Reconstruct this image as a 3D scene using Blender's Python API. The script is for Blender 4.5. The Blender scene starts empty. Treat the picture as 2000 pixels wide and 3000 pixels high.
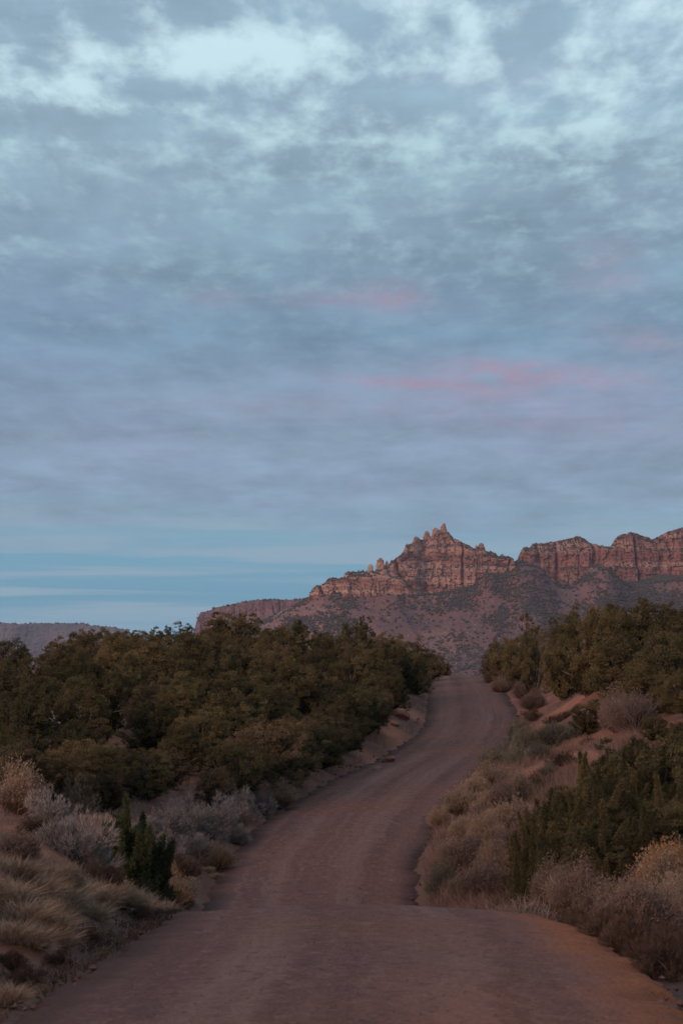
import bpy, math
import numpy as np
from mathutils import Vector

R = math.radians
scene = bpy.context.scene
COL = scene.collection

# ------------------------------------------------------------------ camera
F, HORIZON = 7000.0, 1880.0                 # focal length and horizon row of a 2000 x 3000 frame
PITCH = math.atan((HORIZON - 1500.0) / F)
cam_data = bpy.data.cameras.new('camera')
cam_data.sensor_fit = 'VERTICAL'
cam_data.sensor_height = 36.0
cam_data.lens = 36.0 * F / 3000.0
cam_data.clip_start = 0.1
cam_data.clip_end = 60000.0
cam_data.dof.use_dof = True
cam_data.dof.focus_distance = 125.0
cam_data.dof.aperture_fstop = 5.0
cam = bpy.data.objects.new('camera', cam_data)
cam.rotation_euler = (R(90) + PITCH, 0, 0)
COL.objects.link(cam)
scene.camera = cam

def ray(px, py):
    """direction of a frame pixel as (x/y, z/y): sideways and upwards per metre of depth"""
    u, v = (px - 1000.0) / F, (1500.0 - py) / F
    c, s = math.cos(PITCH), math.sin(PITCH)
    fy = c - v * s
    return u / fy, (s + v * c) / fy

def project(x, y, z):
    c, s = math.cos(PITCH), math.sin(PITCH)
    d = y * c + z * s
    return 1000.0 + F * x / d, 1500.0 - F * (z * c - y * s) / d

# ------------------------------------------------------------------ node helper
class G:
    def __init__(self, tree):
        self.t = tree
    def n(self, kind, **kw):
        nd = self.t.nodes.new(kind)
        for k, v in kw.items():
            setattr(nd, k, v)
        return nd
    def put(self, sock, v):
        if v is None:
            return
        if isinstance(v, bpy.types.NodeSocket):
            self.t.links.new(v, sock)
        else:
            if sock.type == 'RGBA' and len(v) == 3:
                v = (*v, 1.0)
            sock.default_value = v
    def m(self, op, a, b=None, c=None, clamp=False):
        nd = self.n('ShaderNodeMath', operation=op, use_clamp=clamp)
        for s, v in zip(nd.inputs, (a, b, c)):
            self.put(s, v)
        return nd.outputs[0]
    def v(self, op, a, b=None):
        nd = self.n('ShaderNodeVectorMath', operation=op)
        for s, v in zip(nd.inputs, (a, b)):
            self.put(s, v)
        return nd.outputs['Value'] if op in ('DOT_PRODUCT', 'LENGTH') else nd.outputs['Vector']
    def xyz(self, x, y, z=0.0):
        nd = self.n('ShaderNodeCombineXYZ')
        for s, v in zip(nd.inputs, (x, y, z)):
            self.put(s, v)
        return nd.outputs[0]
    def sep(self, v):
        nd = self.n('ShaderNodeSeparateXYZ')
        self.put(nd.inputs[0], v)
        return nd.outputs
    def noise(self, vec, scale, detail=4.0, rough=0.5, dist=0.0):
        nd = self.n('ShaderNodeTexNoise')
        self.put(nd.inputs['Vector'], vec)
        nd.inputs['Scale'].default_value = scale
        nd.inputs['Detail'].default_value = detail
        nd.inputs['Roughness'].default_value = rough
        nd.inputs['Distortion'].default_value = dist
        return nd.outputs['Fac']
    def ss(self, v, lo, hi, a=0.0, b=1.0):
        nd = self.n('ShaderNodeMapRange', interpolation_type='SMOOTHSTEP')
        for s, q in zip(nd.inputs, (v, lo, hi, a, b)):
            self.put(s, q)
        return nd.outputs[0]
    def lin(self, v, lo, hi, a=0.0, b=1.0):
        nd = self.n('ShaderNodeMapRange')
        for s, q in zip(nd.inputs, (v, lo, hi, a, b)):
            self.put(s, q)
        return nd.outputs[0]
    def ramp(self, v, stops):
        nd = self.n('ShaderNodeValToRGB')
        el = nd.color_ramp.elements
        while len(el) < len(stops):
            el.new(0.5)
        for e, (p, c) in zip(el, stops):
            e.position = p
            e.color = (*c, 1.0)
        self.put(nd.inputs[0], v)
        return nd.outputs[0]
    def mix(self, f, a, b, mode='MIX'):
        nd = self.n('ShaderNodeMix', data_type='RGBA', blend_type=mode)
        self.put(nd.inputs['Factor'], f)
        self.put(nd.inputs[6], a)
        self.put(nd.inputs[7], b)
        return nd.outputs[2]
    def attr(self, name):
        return self.n('ShaderNodeAttribute', attribute_name=name).outputs['Fac']

def srgb(r, g, b):
    f = lambda c: c / 12.92 if c <= 0.04045 else ((c + 0.055) / 1.055) ** 2.4
    return (f(r / 255), f(g / 255), f(b / 255))

# ------------------------------------------------------------------ sun, sky, exposure
SUN_AZ, SUN_EL = R(216), R(15)               # compass angle from +Y clockwise: behind the camera, to its left
sun_dir = Vector((math.sin(SUN_AZ) * math.cos(SUN_EL), math.cos(SUN_AZ) * math.cos(SUN_EL), math.sin(SUN_EL)))
sun_data = bpy.data.lights.new('sun', 'SUN')
sun_data.energy = 2.6
sun_data.angle = R(28)
sun_data.color = (1.0, 0.68, 0.52)
sun = bpy.data.objects.new('sun', sun_data)
sun.rotation_euler = sun_dir.to_track_quat('Z', 'Y').to_euler()
sun.location = (0, 0, 60)
COL.objects.link(sun)

scene.view_settings.view_transform = 'Standard'
scene.view_settings.look = 'None'
scene.view_settings.exposure = 0.0
scene.view_settings.gamma = 1.0
scene.view_settings.use_curve_mapping = False
scene.cycles.max_bounces = 6
scene.cycles.diffuse_bounces = 3
scene.cycles.transparent_max_bounces = 4
scene.cycles.volume_bounces = 0

def build_sky():
    world = bpy.data.worlds.new('World')
    scene.world = world
    world.use_nodes = True
    nt = world.node_tree
    nt.nodes.clear()
    g = G(nt)
    D = g.n('ShaderNodeTexCoord').outputs['Generated']
    x, y, z = g.sep(D)
    el = g.m('ARCSINE', z)
    az = g.m('ARCTAN2', x, y)
    zc = g.m('ADD', g.m('MAXIMUM', z, 0.0), 0.045)
    P = g.xyz(g.m('DIVIDE', x, zc), g.m('DIVIDE', y, zc), 0.0)      # the flat cloud deck overhead
    warp = g.n('ShaderNodeTexNoise')
    g.put(warp.inputs['Vector'], P)
    warp.inputs['Scale'].default_value = 3.0
    warp.inputs['Detail'].default_value = 3.0
    Pw = g.v('ADD', P, g.v('MULTIPLY', g.v('SUBTRACT', warp.outputs['Color'], (0.5, 0.5, 0.5)), (0.05, 0.10, 0.0)))
    Ps = g.v('MULTIPLY', Pw, (1.0, 0.36, 1.0))
    big = g.noise(g.v('ADD', Ps, (3.1, 7.7, 0)), 1.6, 3.0, 0.5)
    fine = g.noise(g.v('ADD', Ps, (11.3, 2.9, 0)), 12.5, 6.0, 0.55)
    vfine = g.noise(g.v('ADD', Ps, (1.3, 22.9, 0)), 34.0, 4.0, 0.6)
    # where the deck opens and where it is thick, at their places in the sky
    ae = g.xyz(az, el, 0.0)
    def blob(dx, dy, rx, ry, rot=0.0):
        a, e = ray(dx * 1.27551, dy * 1.27551)
        v = g.v('SUBTRACT', ae, (math.atan(a), math.atan(e), 0.0))
        if rot:
            nd = g.n('ShaderNodeVectorRotate', rotation_type='Z_AXIS')
            g.put(nd.inputs['Vector'], v)
            nd.inputs['Angle'].default_value = R(rot)
            v = nd.outputs[0]
        k = F / 1.27551
        v = g.v('MULTIPLY', v, (k / rx, k / ry, 0.0))
        return g.m('EXPONENT', g.m('MULTIPLY', g.v('DOT_PRODUCT', v, v), -1.0))
    opens = [(560, 125, 270, 62, 0, .28), (430, 150, 210, 45, 0, .16), (700, 90, 130, 80, 0, .18), (1090, 95, 45, 100, -25, .26), (1000, 150, 90, 30, 0, .22), (950, 60, 40, 40, 0, .2), (1345, 150, 60, 85, 15, .30),
             (1530, 160, 70, 40, 0, .26), (70, 205, 130, 26, 0, .24), (20, 130, 40, 30, 0, .16), (600, 220, 60, 30, 0, .16), (250, 250, 50, 20, 0, .18), (720, 290, 30, 40, 0, .18), (640, 325, 60, 12, 0, .2),
             (900, 325, 110, 18, 4, .28), (800, 325, 60, 10, 0, .2), (1000, 345, 60, 22, 0, .22), (1120, 382, 110, 14, -4, .24), (1240, 345, 60, 12, 30, .2), (1330, 298, 70, 12, 0, .2), (1500, 320, 60, 14, 0, .2),
             (1150, 215, 26, 26, 0, .22), (1410, 240, 26, 30, 0, .18), (890, 435, 40, 14, 0, .2), (700, 480, 65, 12, 0, .24), (545, 405, 40, 14, 0, .2), (480, 360, 30, 24, 0, .18), (440, 425, 40, 16, 0, .14), (60, 380, 70, 30, 0, .12), (1340, 395, 40, 10, 0, .16), (1020, 420, 40, 12, 0, .16)]
    thick = [(60, 100, 75, 45, 0, .26), (260, 60, 60, 55, 0, .3), (430, 30, 80, 35, 0, .26), (830, 55, 70, 40, 0, .3), (1010, 70, 40, 60, 0, .14), (1240, 90, 95, 80, 0, .34), (1390, 30, 50, 60, 0, .1),
             (1450, 215, 80, 40, 0, .22), (390, 215, 80, 26, 0, .28), (820, 225, 190, 40, 0, .3), (1040, 220, 110, 45, 0, .24), (150, 290, 200, 40, 0, .2), (760, 370, 180, 30, 0, .2), (1040, 300, 60, 20, 0, .1), (300, 480, 400, 80, 0, .16), (1200, 520, 400, 70, 0, .1)]
    amp = g.ss(el, R(5.5), R(9.5), 0.36, 1.1)
    puff = g.m('ADD', g.m('MULTIPLY', g.m('SUBTRACT', fine, 0.5), 1.15), g.m('MULTIPLY', g.m('SUBTRACT', vfine, 0.5), 0.34))
    cover = g.m('ADD', g.m('ADD', g.m('MULTIPLY', big, 0.22), 0.44), g.m('MULTIPLY', puff, amp))
    tot = None
    for (dx, dy, rx, ry, rot, a) in opens + [q[:5] + (-q[5],) for q in thick]:
        b = g.m('MULTIPLY', blob(dx, dy, rx, ry, rot), a * .8)
        tot = b if tot is None else g.m('ADD', tot, b)
    low = g.ss(el, R(6.5), R(11.0), -0.06, 0.035)
    cover = g.m('ADD', g.m('ADD', cover, tot), low)
    opening = g.ss(cover, 0.42, 0.98)
    e16 = g.m('DIVIDE', g.m('MAXIMUM', el, 0.0), R(16.0))
    cloud = g.ramp(e16, [(0.0, srgb(122, 162, 186)), (.10, srgb(122, 162, 186)), (.19, srgb(132, 158, 182)), (.28, srgb(136, 159, 183)), (.36, srgb(133, 157, 182)),
                         (.46, srgb(122, 152, 177)), (.58, srgb(132, 159, 180)), (.72, srgb(146, 174, 192)), (.85, srgb(150, 178, 198)), (1.0, srgb(150, 178, 199))])
    gap = g.ramp(e16, [(0.0, srgb(104, 164, 190)), (.14, srgb(106, 166, 194)), (.2, srgb(140, 172, 192)), (.3, srgb(150, 168, 188)), (.5, srgb(138, 168, 190)),
                       (.68, srgb(172, 204, 216)), (.8, srgb(208, 238, 247)), (1.0, srgb(216, 244, 252))])
    sky = g.n('ShaderNodeTexSky', sky_type='NISHITA', sun_disc=False)
    sky.sun_elevation = SUN_EL
    sky.sun_rotation = SUN_AZ
    clear = g.mix(0.15, gap, g.mix(1.0, sky.outputs[0], (0.10, 0.10, 0.10), 'MULTIPLY'))
    # lilac and green-grey drifts through the cloud
    drift = g.noise(g.v('ADD', g.v('MULTIPLY', P, (1.0, 0.55, 1.0)), (5.0, 1.0, 0)), 1.3, 4.0, 0.55)
    cloud = g.mix(g.ss(drift, 0.47, 0.68, 0, .30), cloud, g.mix(1.0, cloud, (1.10, 0.93, 1.03), 'MULTIPLY'))
    shade = g.lin(g.noise(Ps, 4.0, 7.0, 0.6), 0.3, 0.7, 0.84, 1.13)
    band = g.lin(g.noise(g.xyz(g.m('MULTIPLY', az, 5.0), g.m('MULTIPLY', g.m('ADD', el, g.m('MULTIPLY', az, -.05)), 42.0), 2.0), 1.0, 5, .55, .4), 0.3, 0.7, 0.88, 1.12)
    shade = g.m('MULTIPLY', shade, band)
    cloud = g.mix(1.0, cloud, g.xyz(shade, shade, shade), 'MULTIPLY')
    colour = g.mix(opening, cloud, clear)
    # clear band over the skyline with thin level veils
    veil = g.noise(g.xyz(g.m('MULTIPLY', az, 3.0), g.m('MULTIPLY', el, 95.0), 0.3), 1.35, 5.0, 0.5, 0.6)
    teal = g.ramp(e16, [(0.0, srgb(114, 160, 182)), (.07, srgb(104, 158, 182)), (.13, srgb(110, 166, 190)), (.2, srgb(136, 172, 190))])
    veilcol = g.mix(g.ss(veil, 0.42, 0.60, 0, .85), teal, srgb(146, 172, 190))
    colour = g.mix(g.ss(g.m('ADD', el, g.m('MULTIPLY', g.m('SUBTRACT', big, 0.5), 0.05)), R(1.8), R(3.9)), veilcol, colour)
    # the last pink light caught by cloud streaks
    pink = None
    wob = g.noise(g.xyz(g.m('MULTIPLY', az, 60.0), g.m('MULTIPLY', el, 190.0), 0.9), 1.0, 4.0, 0.6)
    for (dx, dy, rx, ry, rot, a) in [(900, 682, 60, 26, 0, .8), (745, 684, 75, 14, 0, .6), (500, 684, 50, 18, 0, .35), (1260, 858, 150, 18, 5, 1.0), (900, 878, 130, 12, 4, .6), (1090, 880, 110, 30, 6, .5),
                                     (1480, 790, 110, 30, 10, .5), (1400, 660, 70, 22, 0, .45), (1390, 595, 60, 30, 0, .4), (1300, 930, 350, 50, 5, .28), (700, 930, 250, 22, 0, .25), (1150, 180, 120, 30, 0, .15), (1250, 980, 260, 18, 5, .2)]:
        b = g.m('MULTIPLY', blob(dx, dy, rx * 1.35, ry * 1.35, rot), a)
        pink = b if pink is None else g.m('ADD', pink, b)
    pink = g.m('MULTIPLY', pink, g.ss(wob, 0.18, 0.66), clamp=True)
    colour = g.mix(g.m('MULTIPLY', pink, 0.48), colour, srgb(186, 138, 162))
    below = g.ss(z, -0.03, 0.0)
    colour = g.mix(below, srgb(70, 66, 72), colour)
    bg = g.n('ShaderNodeBackground')
    g.put(bg.inputs['Color'], colour)
    bg.inputs['Strength'].default_value = 1.0
    out = g.n('ShaderNodeOutputWorld')
    nt.links.new(bg.outputs[0], out.inputs[0])
build_sky()

# ------------------------------------------------------------------ numeric noise
def _hash(ix, iy, seed):
    h = (ix.astype(np.int64) * 374761393 + iy.astype(np.int64) * 668265263 + seed * 974634777) & 0xFFFFFFFF
    h = ((h ^ (h >> 13)) * 1274126177) & 0xFFFFFFFF
    h = h ^ (h >> 16)
    return (h & 0xFFFFFF) / float(0xFFFFFF)

def vn(x, y, seed=0):
    x, y = np.broadcast_arrays(np.asarray(x, float), np.asarray(y, float))
    ix, iy = np.floor(x), np.floor(y)
    fx, fy = x - ix, y - iy
    fx, fy = fx * fx * fx * (fx * (fx * 6 - 15) + 10), fy * fy * fy * (fy * (fy * 6 - 15) + 10)
    a, b = _hash(ix, iy, seed), _hash(ix + 1, iy, seed)
    c, d = _hash(ix, iy + 1, seed), _hash(ix + 1, iy + 1, seed)
    return (a + (b - a) * fx + (c - a) * fy + (a - b - c + d) * fx * fy) * 2 - 1

def fbm(x, y, octv=4, seed=0, gain=0.5):
    s, a, t = 0.0, 1.0, 0.0
    for k in range(octv):
        s = s + a * vn(np.asarray(x) * 2 ** k + 17.3 * k, np.asarray(y) * 2 ** k - 9.1 * k, seed + k)
        t += a
        a *= gain
    return s / t

def sstep(v, a, b):
    t = np.clip((np.asarray(v, float) - a) / (b - a), 0, 1)
    return t * t * (3 - 2 * t)

def smooth_curve(xs, ys, x):
    """monotone-ish smooth interpolation: linear table blurred a little"""
    xs, ys = np.asarray(xs, float), np.asarray(ys, float)
    m = np.gradient(ys, xs)
    x = np.asarray(x, float)
    xc = np.clip(x, xs[0], xs[-1])
    i = np.clip(np.searchsorted(xs, xc) - 1, 0, len(xs) - 2)
    h = xs[i + 1] - xs[i]
    t = (xc - xs[i]) / h
    return ((2 * t ** 3 - 3 * t ** 2 + 1) * ys[i] + (t ** 3 - 2 * t ** 2 + t) * h * m[i]
            + (-2 * t ** 3 + 3 * t ** 2) * ys[i + 1] + (t ** 3 - t ** 2) * h * m[i + 1])

# ------------------------------------------------------------------ object helpers
def mesh_np(name, verts, faces, mat=None, smooth=False, attrs=None):
    """faces: list of (n,3) or (n,4) index arrays"""
    if isinstance(faces, np.ndarray):
        faces = [faces]
    faces = [f for f in faces if len(f)]
    me = bpy.data.meshes.new(name)
    verts = np.asarray(verts, np.float32)
    me.vertices.add(len(verts))
    me.vertices.foreach_set('co', verts.ravel())
    tot = np.concatenate([np.full(len(f), f.shape[1], np.int32) for f in faces])
    idx = np.concatenate([f.ravel() for f in faces]).astype(np.int32)
    me.loops.add(len(idx))
    me.polygons.add(len(tot))
    me.loops.foreach_set('vertex_index', idx)
    me.polygons.foreach_set('loop_start', np.concatenate([[0], np.cumsum(tot)[:-1]]).astype(np.int32))
    me.polygons.foreach_set('use_smooth', np.full(len(tot), smooth, bool))
    for k, a in (attrs or {}).items():
        at = me.attributes.new(k, 'FLOAT', 'POINT')
        at.data.foreach_set('value', np.asarray(a, np.float32))
    me.update(calc_edges=True)
    if mat:
        me.materials.append(mat)
    return me

def put(name, me, parent=None, loc=None):
    o = bpy.data.objects.new(name, me)
    COL.objects.link(o)
    if parent:
        o.parent = parent
    if loc is not None:
        o.location = loc
    return o

def tag(o, label, cat, group=None, kind=None):
    o['label'] = label
    o['category'] = cat
    if group:
        o['group'] = group
    if kind:
        o['kind'] = kind
    return o

def grid_faces(nr, nc):
    a = (np.arange(nr - 1)[:, None] * nc + np.arange(nc - 1)[None, :]).ravel()
    return np.stack([a, a + 1, a + nc + 1, a + nc], 1)

def material(name, build, rough=0.95, spec=0.15, through=0.0):
    mt = bpy.data.materials.new(name)
    mt.use_nodes = True
    nt = mt.node_tree
    nt.nodes.clear()
    g = G(nt)
    bs = g.n('ShaderNodeBsdfPrincipled')
    bs.inputs['Roughness'].default_value = rough
    bs.inputs['Specular IOR Level'].default_value = spec
    out = g.n('ShaderNodeOutputMaterial')
    nt.links.new(bs.outputs[0], out.inputs[0])
    res = build(g)
    col, height, bdist = res if isinstance(res, tuple) else (res, None, 0)
    g.put(bs.inputs['Base Color'], col)
    if through:
        tl = g.n('ShaderNodeBsdfTranslucent')
        g.put(tl.inputs['Color'], col)
        mx = g.n('ShaderNodeMixShader')
        mx.inputs[0].default_value = through
        nt.links.new(bs.outputs[0], mx.inputs[1])
        nt.links.new(tl.outputs[0], mx.inputs[2])
        nt.links.new(mx.outputs[0], out.inputs[0])
    if height is not None:
        bp = g.n('ShaderNodeBump')
        bp.inputs['Strength'].default_value = 1.0
        bp.inputs['Distance'].default_value = bdist
        g.put(bp.inputs['Height'], height)
        nt.links.new(bp.outputs[0], bs.inputs['Normal'])
    return mt

def obj_co(g):
    return g.n('ShaderNodeNewGeometry').outputs['Position']

# ------------------------------------------------------------------ materials
def m_ground(g):
    P = obj_co(g)
    a = g.noise(P, 0.35, 5, 0.6)
    b = g.noise(P, 3.0, 6, 0.65)
    c = g.noise(P, 14.0, 4, 0.7)
    col = g.mix(g.ss(a, 0.35, 0.65), (0.125, 0.052, 0.038), (0.175, 0.080, 0.058))
    col = g.mix(g.ss(b, 0.40, 0.75, 0, .7), col, (0.078, 0.046, 0.040))
    red = g.m('MULTIPLY', g.attr('red'), g.lin(b, 0.25, 0.7, 0.6, 1.25), clamp=True)
    col = g.mix(red, col, g.mix(g.ss(b, .35, .7), (0.260, 0.086, 0.050), (0.330, 0.130, 0.085)))
    col = g.mix(g.ss(c, 0.58, 0.75, 0, .45), col, (0.185, 0.104, 0.084))
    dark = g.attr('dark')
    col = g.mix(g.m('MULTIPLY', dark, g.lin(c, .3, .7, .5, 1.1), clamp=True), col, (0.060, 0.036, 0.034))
    h = g.m('ADD', g.m('MULTIPLY', b, 0.7), g.m('MULTIPLY', c, 0.35))
    return col, h, 0.12

def m_road(g):
    P = obj_co(g)
    lat, shoulder = g.attr('lat'), g.attr('shoulder')
    px, py, pz = g.sep(P)
    lw = g.m('ADD', lat, g.m('MULTIPLY', g.m('SUBTRACT', g.noise(g.xyz(px, g.m('MULTIPLY', py, 0.35), 0.0), 0.10, 2), 0.5), 0.06))
    rut = g.noise(g.xyz(g.m('MULTIPLY', lw, 6.0), g.m('MULTIPLY', py, 0.016), 0.0), 1.0, 4, 0.6)
    rut2 = g.noise(g.xyz(g.m('MULTIPLY', lw, 26.0), g.m('MULTIPLY', py, 0.03), 4.0), 1.0, 3, 0.6)
    big = g.noise(P, 0.12, 4, 0.55)
    clod = g.noise(g.v('MULTIPLY', P, (1.0, 0.45, 1.0)), 4.5, 5, 0.7)     # patches a hand wide, drawn out along the track
    fine = g.noise(P, 22.0, 4, 0.75)
    peb = g.noise(P, 11.0, 3, 0.7)
    col = g.mix(g.ss(rut, 0.36, 0.62), (0.108, 0.041, 0.035), (0.156, 0.064, 0.053))
    col = g.mix(g.ss(rut2, 0.50, 0.68, 0, .6), col, (0.196, 0.092, 0.076))
    # the two paler wheel tracks
    for c, w in ((0.30, 0.055), (0.66, 0.055)):
        d = g.m('ABSOLUTE', g.m('SUBTRACT', lw, c))
        col = g.mix(g.m('MULTIPLY', g.ss(d, w * 1.6, w * .4), g.lin(rut2, .3, .7, .15, .75)), col, (0.212, 0.104, 0.087))
    col = g.mix(g.ss(big, 0.44, 0.66, 0, .6), col, (0.178, 0.064, 0.042))
    col = g.mix(g.ss(clod, 0.52, 0.70, 0, .7), col, (0.220, 0.110, 0.090))
    col = g.mix(g.ss(clod, 0.46, 0.30, 0, .75), col, (0.066, 0.028, 0.026))
    col = g.mix(g.ss(fine, 0.54, 0.68, 0, .7), col, (0.31, 0.178, 0.152))
    col = g.mix(g.ss(fine, 0.46, 0.32, 0, .8), col, (0.052, 0.023, 0.022))
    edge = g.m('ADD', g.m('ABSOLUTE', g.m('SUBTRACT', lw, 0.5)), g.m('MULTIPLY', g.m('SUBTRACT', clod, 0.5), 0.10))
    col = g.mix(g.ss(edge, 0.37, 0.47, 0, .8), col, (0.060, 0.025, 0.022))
    sand = g.m('MULTIPLY', shoulder, g.lin(clod, 0.3, 0.7, 0.55, 1.2), clamp=True)
    col = g.mix(sand, col, g.mix(g.ss(fine, .4, .65), (0.255, 0.068, 0.025), (0.360, 0.110, 0.042)))
    h = g.m('ADD', g.m('MULTIPLY', fine, 0.3), g.m('ADD', g.m('MULTIPLY', peb, 0.5), g.m('MULTIPLY', clod, 0.8)))
    return col, h, 0.06

def rock_material(red, pale, dark, band, zscale):
    def f(g):
        P = obj_co(g)
        x, y, z = g.sep(P)
        wob = g.m('MULTIPLY', g.m('SUBTRACT', g.noise(P, 0.02, 4), 0.5), 26.0)
        strata = g.noise(g.xyz(g.m('MULTIPLY', x, 0.0025), g.m('MULTIPLY', y, 0.0025), g.m('MULTIPLY', g.m('ADD', z, g.m('MULTIPLY', wob, .5)), zscale)), 1.0, 4, 0.55)
        streak = g.noise(g.xyz(g.m('MULTIPLY', x, 0.16), g.m('MULTIPLY', y, 0.12), g.m('MULTIPLY', z, 0.012)), 1.0, 5, 0.65)
        patch = g.noise(P, 0.011, 4, 0.55)
        col = g.mix(g.ss(strata, 0.36, 0.64), red, pale)
        col = g.mix(g.ss(patch, 0.42, 0.68, 0, .7), col, band)
        col = g.mix(g.ss(streak, 0.50, 0.74, 0, .75), col, dark)
        nz = g.sep(g.n('ShaderNodeNewGeometry').outputs['Normal'])[2]
        gr = g.m('MULTIPLY', g.ss(nz, 0.6, 0.9), g.ss(g.noise(P, 0.16, 4, .7), 0.46, 0.60))
        col = g.mix(gr, col, (0.060, 0.056, 0.046))
        h = g.m('ADD', g.m('MULTIPLY', g.noise(P, 0.25, 6, 0.7), 1.0), g.m('MULTIPLY', streak, 0.5))
        return col, h, 5.0
    return f

def m_talus(g):
    P = obj_co(g)
    a = g.noise(P, 0.012, 4, 0.55)
    b = g.noise(P, 0.10, 5, 0.65)
    c = g.noise(P, 0.28, 3, 0.7)
    col = g.mix(g.ss(a, 0.40, 0.62), (0.098, 0.053, 0.054), (0.185, 0.076, 0.062))
    col = g.mix(g.m('MULTIPLY', g.attr('red'), g.ss(b, .25, .55)), col, (0.330, 0.150, 0.115))
    col = g.mix(g.ss(b, 0.38, 0.60, 0, .85), col, (0.105, 0.064, 0.066))
    col = g.mix(g.ss(c, 0.62, 0.74, 0, .8), col, (0.26, 0.185, 0.172))
    return col, b, 4.0

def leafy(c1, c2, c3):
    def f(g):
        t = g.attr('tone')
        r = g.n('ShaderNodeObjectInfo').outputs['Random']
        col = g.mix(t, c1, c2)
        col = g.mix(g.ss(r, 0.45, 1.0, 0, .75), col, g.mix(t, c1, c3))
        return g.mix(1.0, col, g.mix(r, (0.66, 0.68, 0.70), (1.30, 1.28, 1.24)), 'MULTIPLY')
    return f

def m_bark(c1, c2):
    def f(g):
        P = g.n('ShaderNodeTexCoord').outputs['Object']
        n = g.noise(g.v('MULTIPLY', P, (9.0, 9.0, 2.2)), 2.0, 5, 0.65)
        return g.mix(g.ss(n, .35, .65), c1, c2), n, 0.03
    return f

def m_stone(c1, c2):
    def f(g):
        P = obj_co(g)
        n = g.noise(P, 2.6, 6, 0.65)
        return g.mix(g.ss(n, .35, .68), c1, c2), n, 0.15
    return f

M = {
    'ground': material('ground_soil', m_ground),
    'road': material('gravel_road', m_road),
    'crag': material('crag_rock', rock_material((0.235, 0.104, 0.084), (0.49, 0.285, 0.222), (0.125, 0.060, 0.053), (0.33, 0.160, 0.124), 0.060)),
    'butte': material('butte_rock', rock_material((0.235, 0.096, 0.078), (0.43, 0.240, 0.188), (0.125, 0.059, 0.053), (0.30, 0.132, 0.102), 0.055)),
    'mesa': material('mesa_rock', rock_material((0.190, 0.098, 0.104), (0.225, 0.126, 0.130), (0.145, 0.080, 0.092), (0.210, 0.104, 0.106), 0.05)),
    'far': material('hazed_mesa_rock', rock_material((0.115, 0.090, 0.098), (0.190, 0.120, 0.118), (0.075, 0.068, 0.080), (0.115, 0.094, 0.100), 0.07)),  # distance haze on the far mesa is put into these bluer, darker colours
    'talus': material('talus_soil', m_talus),
    'scrub': material('far_scrub', lambda g: g.mix(g.noise(obj_co(g), 0.03, 3), (0.036, 0.034, 0.032), (0.072, 0.062, 0.050)), spec=0.05),
    'olive': material('olive_foliage', leafy((0.050, 0.039, 0.019), (0.225, 0.164, 0.080), (0.230, 0.146, 0.072)), spec=0.1, through=0.3),
    'brown': material('brown_foliage', leafy((0.050, 0.035, 0.022), (0.225, 0.150, 0.090), (0.210, 0.134, 0.084)), spec=0.1, through=0.3),
    'green': material('green_foliage', leafy((0.036, 0.030, 0.016), (0.150, 0.118, 0.058), (0.158, 0.108, 0.053)), spec=0.1, through=0.3),
    'bright': material('bright_foliage', leafy((0.042, 0.042, 0.020), (0.112, 0.112, 0.052), (0.118, 0.104, 0.050)), spec=0.1, through=0.3),
    'bark': material('grey_bark', m_bark((0.055, 0.042, 0.036), (0.130, 0.104, 0.092))),
    'pale_bark': material('bleached_wood', m_bark((0.20, 0.175, 0.17), (0.40, 0.36, 0.35))),
    'dark_bark': material('dark_bark', m_bark((0.045, 0.036, 0.034), (0.110, 0.088, 0.080))),
    'sage': material('sage_foliage', leafy((0.085, 0.068, 0.068), (0.290, 0.240, 0.236), (0.265, 0.208, 0.198)), spec=0.05),
    'tan': material('tan_foliage', leafy((0.110, 0.070, 0.052), (0.325, 0.222, 0.166), (0.300, 0.194, 0.140)), spec=0.05),
    'gold': material('gold_foliage', leafy((0.14, 0.070, 0.034), (0.31, 0.158, 0.072), (0.30, 0.142, 0.066)), spec=0.05),
    'mauve': material('mauve_twigs', leafy((0.080, 0.052, 0.047), (0.205, 0.138, 0.120), (0.190, 0.120, 0.102)), spec=0.05),
    'dim': material('dim_brush', leafy((0.044, 0.026, 0.021), (0.128, 0.078, 0.060), (0.118, 0.068, 0.050)), spec=0.05),
    'grey_green': material('grey_green_foliage', leafy((0.070, 0.060, 0.046), (0.200, 0.172, 0.132), (0.175, 0.140, 0.104)), spec=0.05),
    'straw': material('dry_straw', leafy((0.170, 0.104, 0.074), (0.430, 0.278, 0.200), (0.415, 0.254, 0.176)), spec=0.05),
    'rust': material('rust_grass', leafy((0.090, 0.050, 0.043), (0.240, 0.142, 0.120), (0.225, 0.126, 0.102)), spec=0.05),
    'redrock': material('red_rock', m_stone((0.190, 0.078, 0.056), (0.30, 0.150, 0.116))),
    'paleock': material('pale_rock', m_stone((0.25, 0.16, 0.135), (0.42, 0.29, 0.25))),
    'pebble': material('pebbles', m_stone((0.075, 0.034, 0.029), (0.150, 0.076, 0.064))),
}

# ------------------------------------------------------------------ the road's course and the ground's height
DS = 1.27551
ZD = [-40, 0, 10, 18, 25, 31, 36.6, 42, 48, 53, 57, 62, 68, 76, 90, 108, 128, 150, 180, 205, 213, 225, 245, 280, 330, 500, 900, 1500, 4000, 30000]
ZZ = [0.6, -1.70, -2.25, -2.88, -3.34, -3.72, -4.10, -4.85, -5.75, -6.30, -6.36, -6.15, -5.78, -5.42, -5.24, -5.18, -4.98, -4.36, -3.55, -2.99, -2.98, -3.25, -4.4, -8, -15, -36, -62, -76, -80, -90]
def road_z(y):
    return smooth_curve(ZD, ZZ, y)

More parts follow.
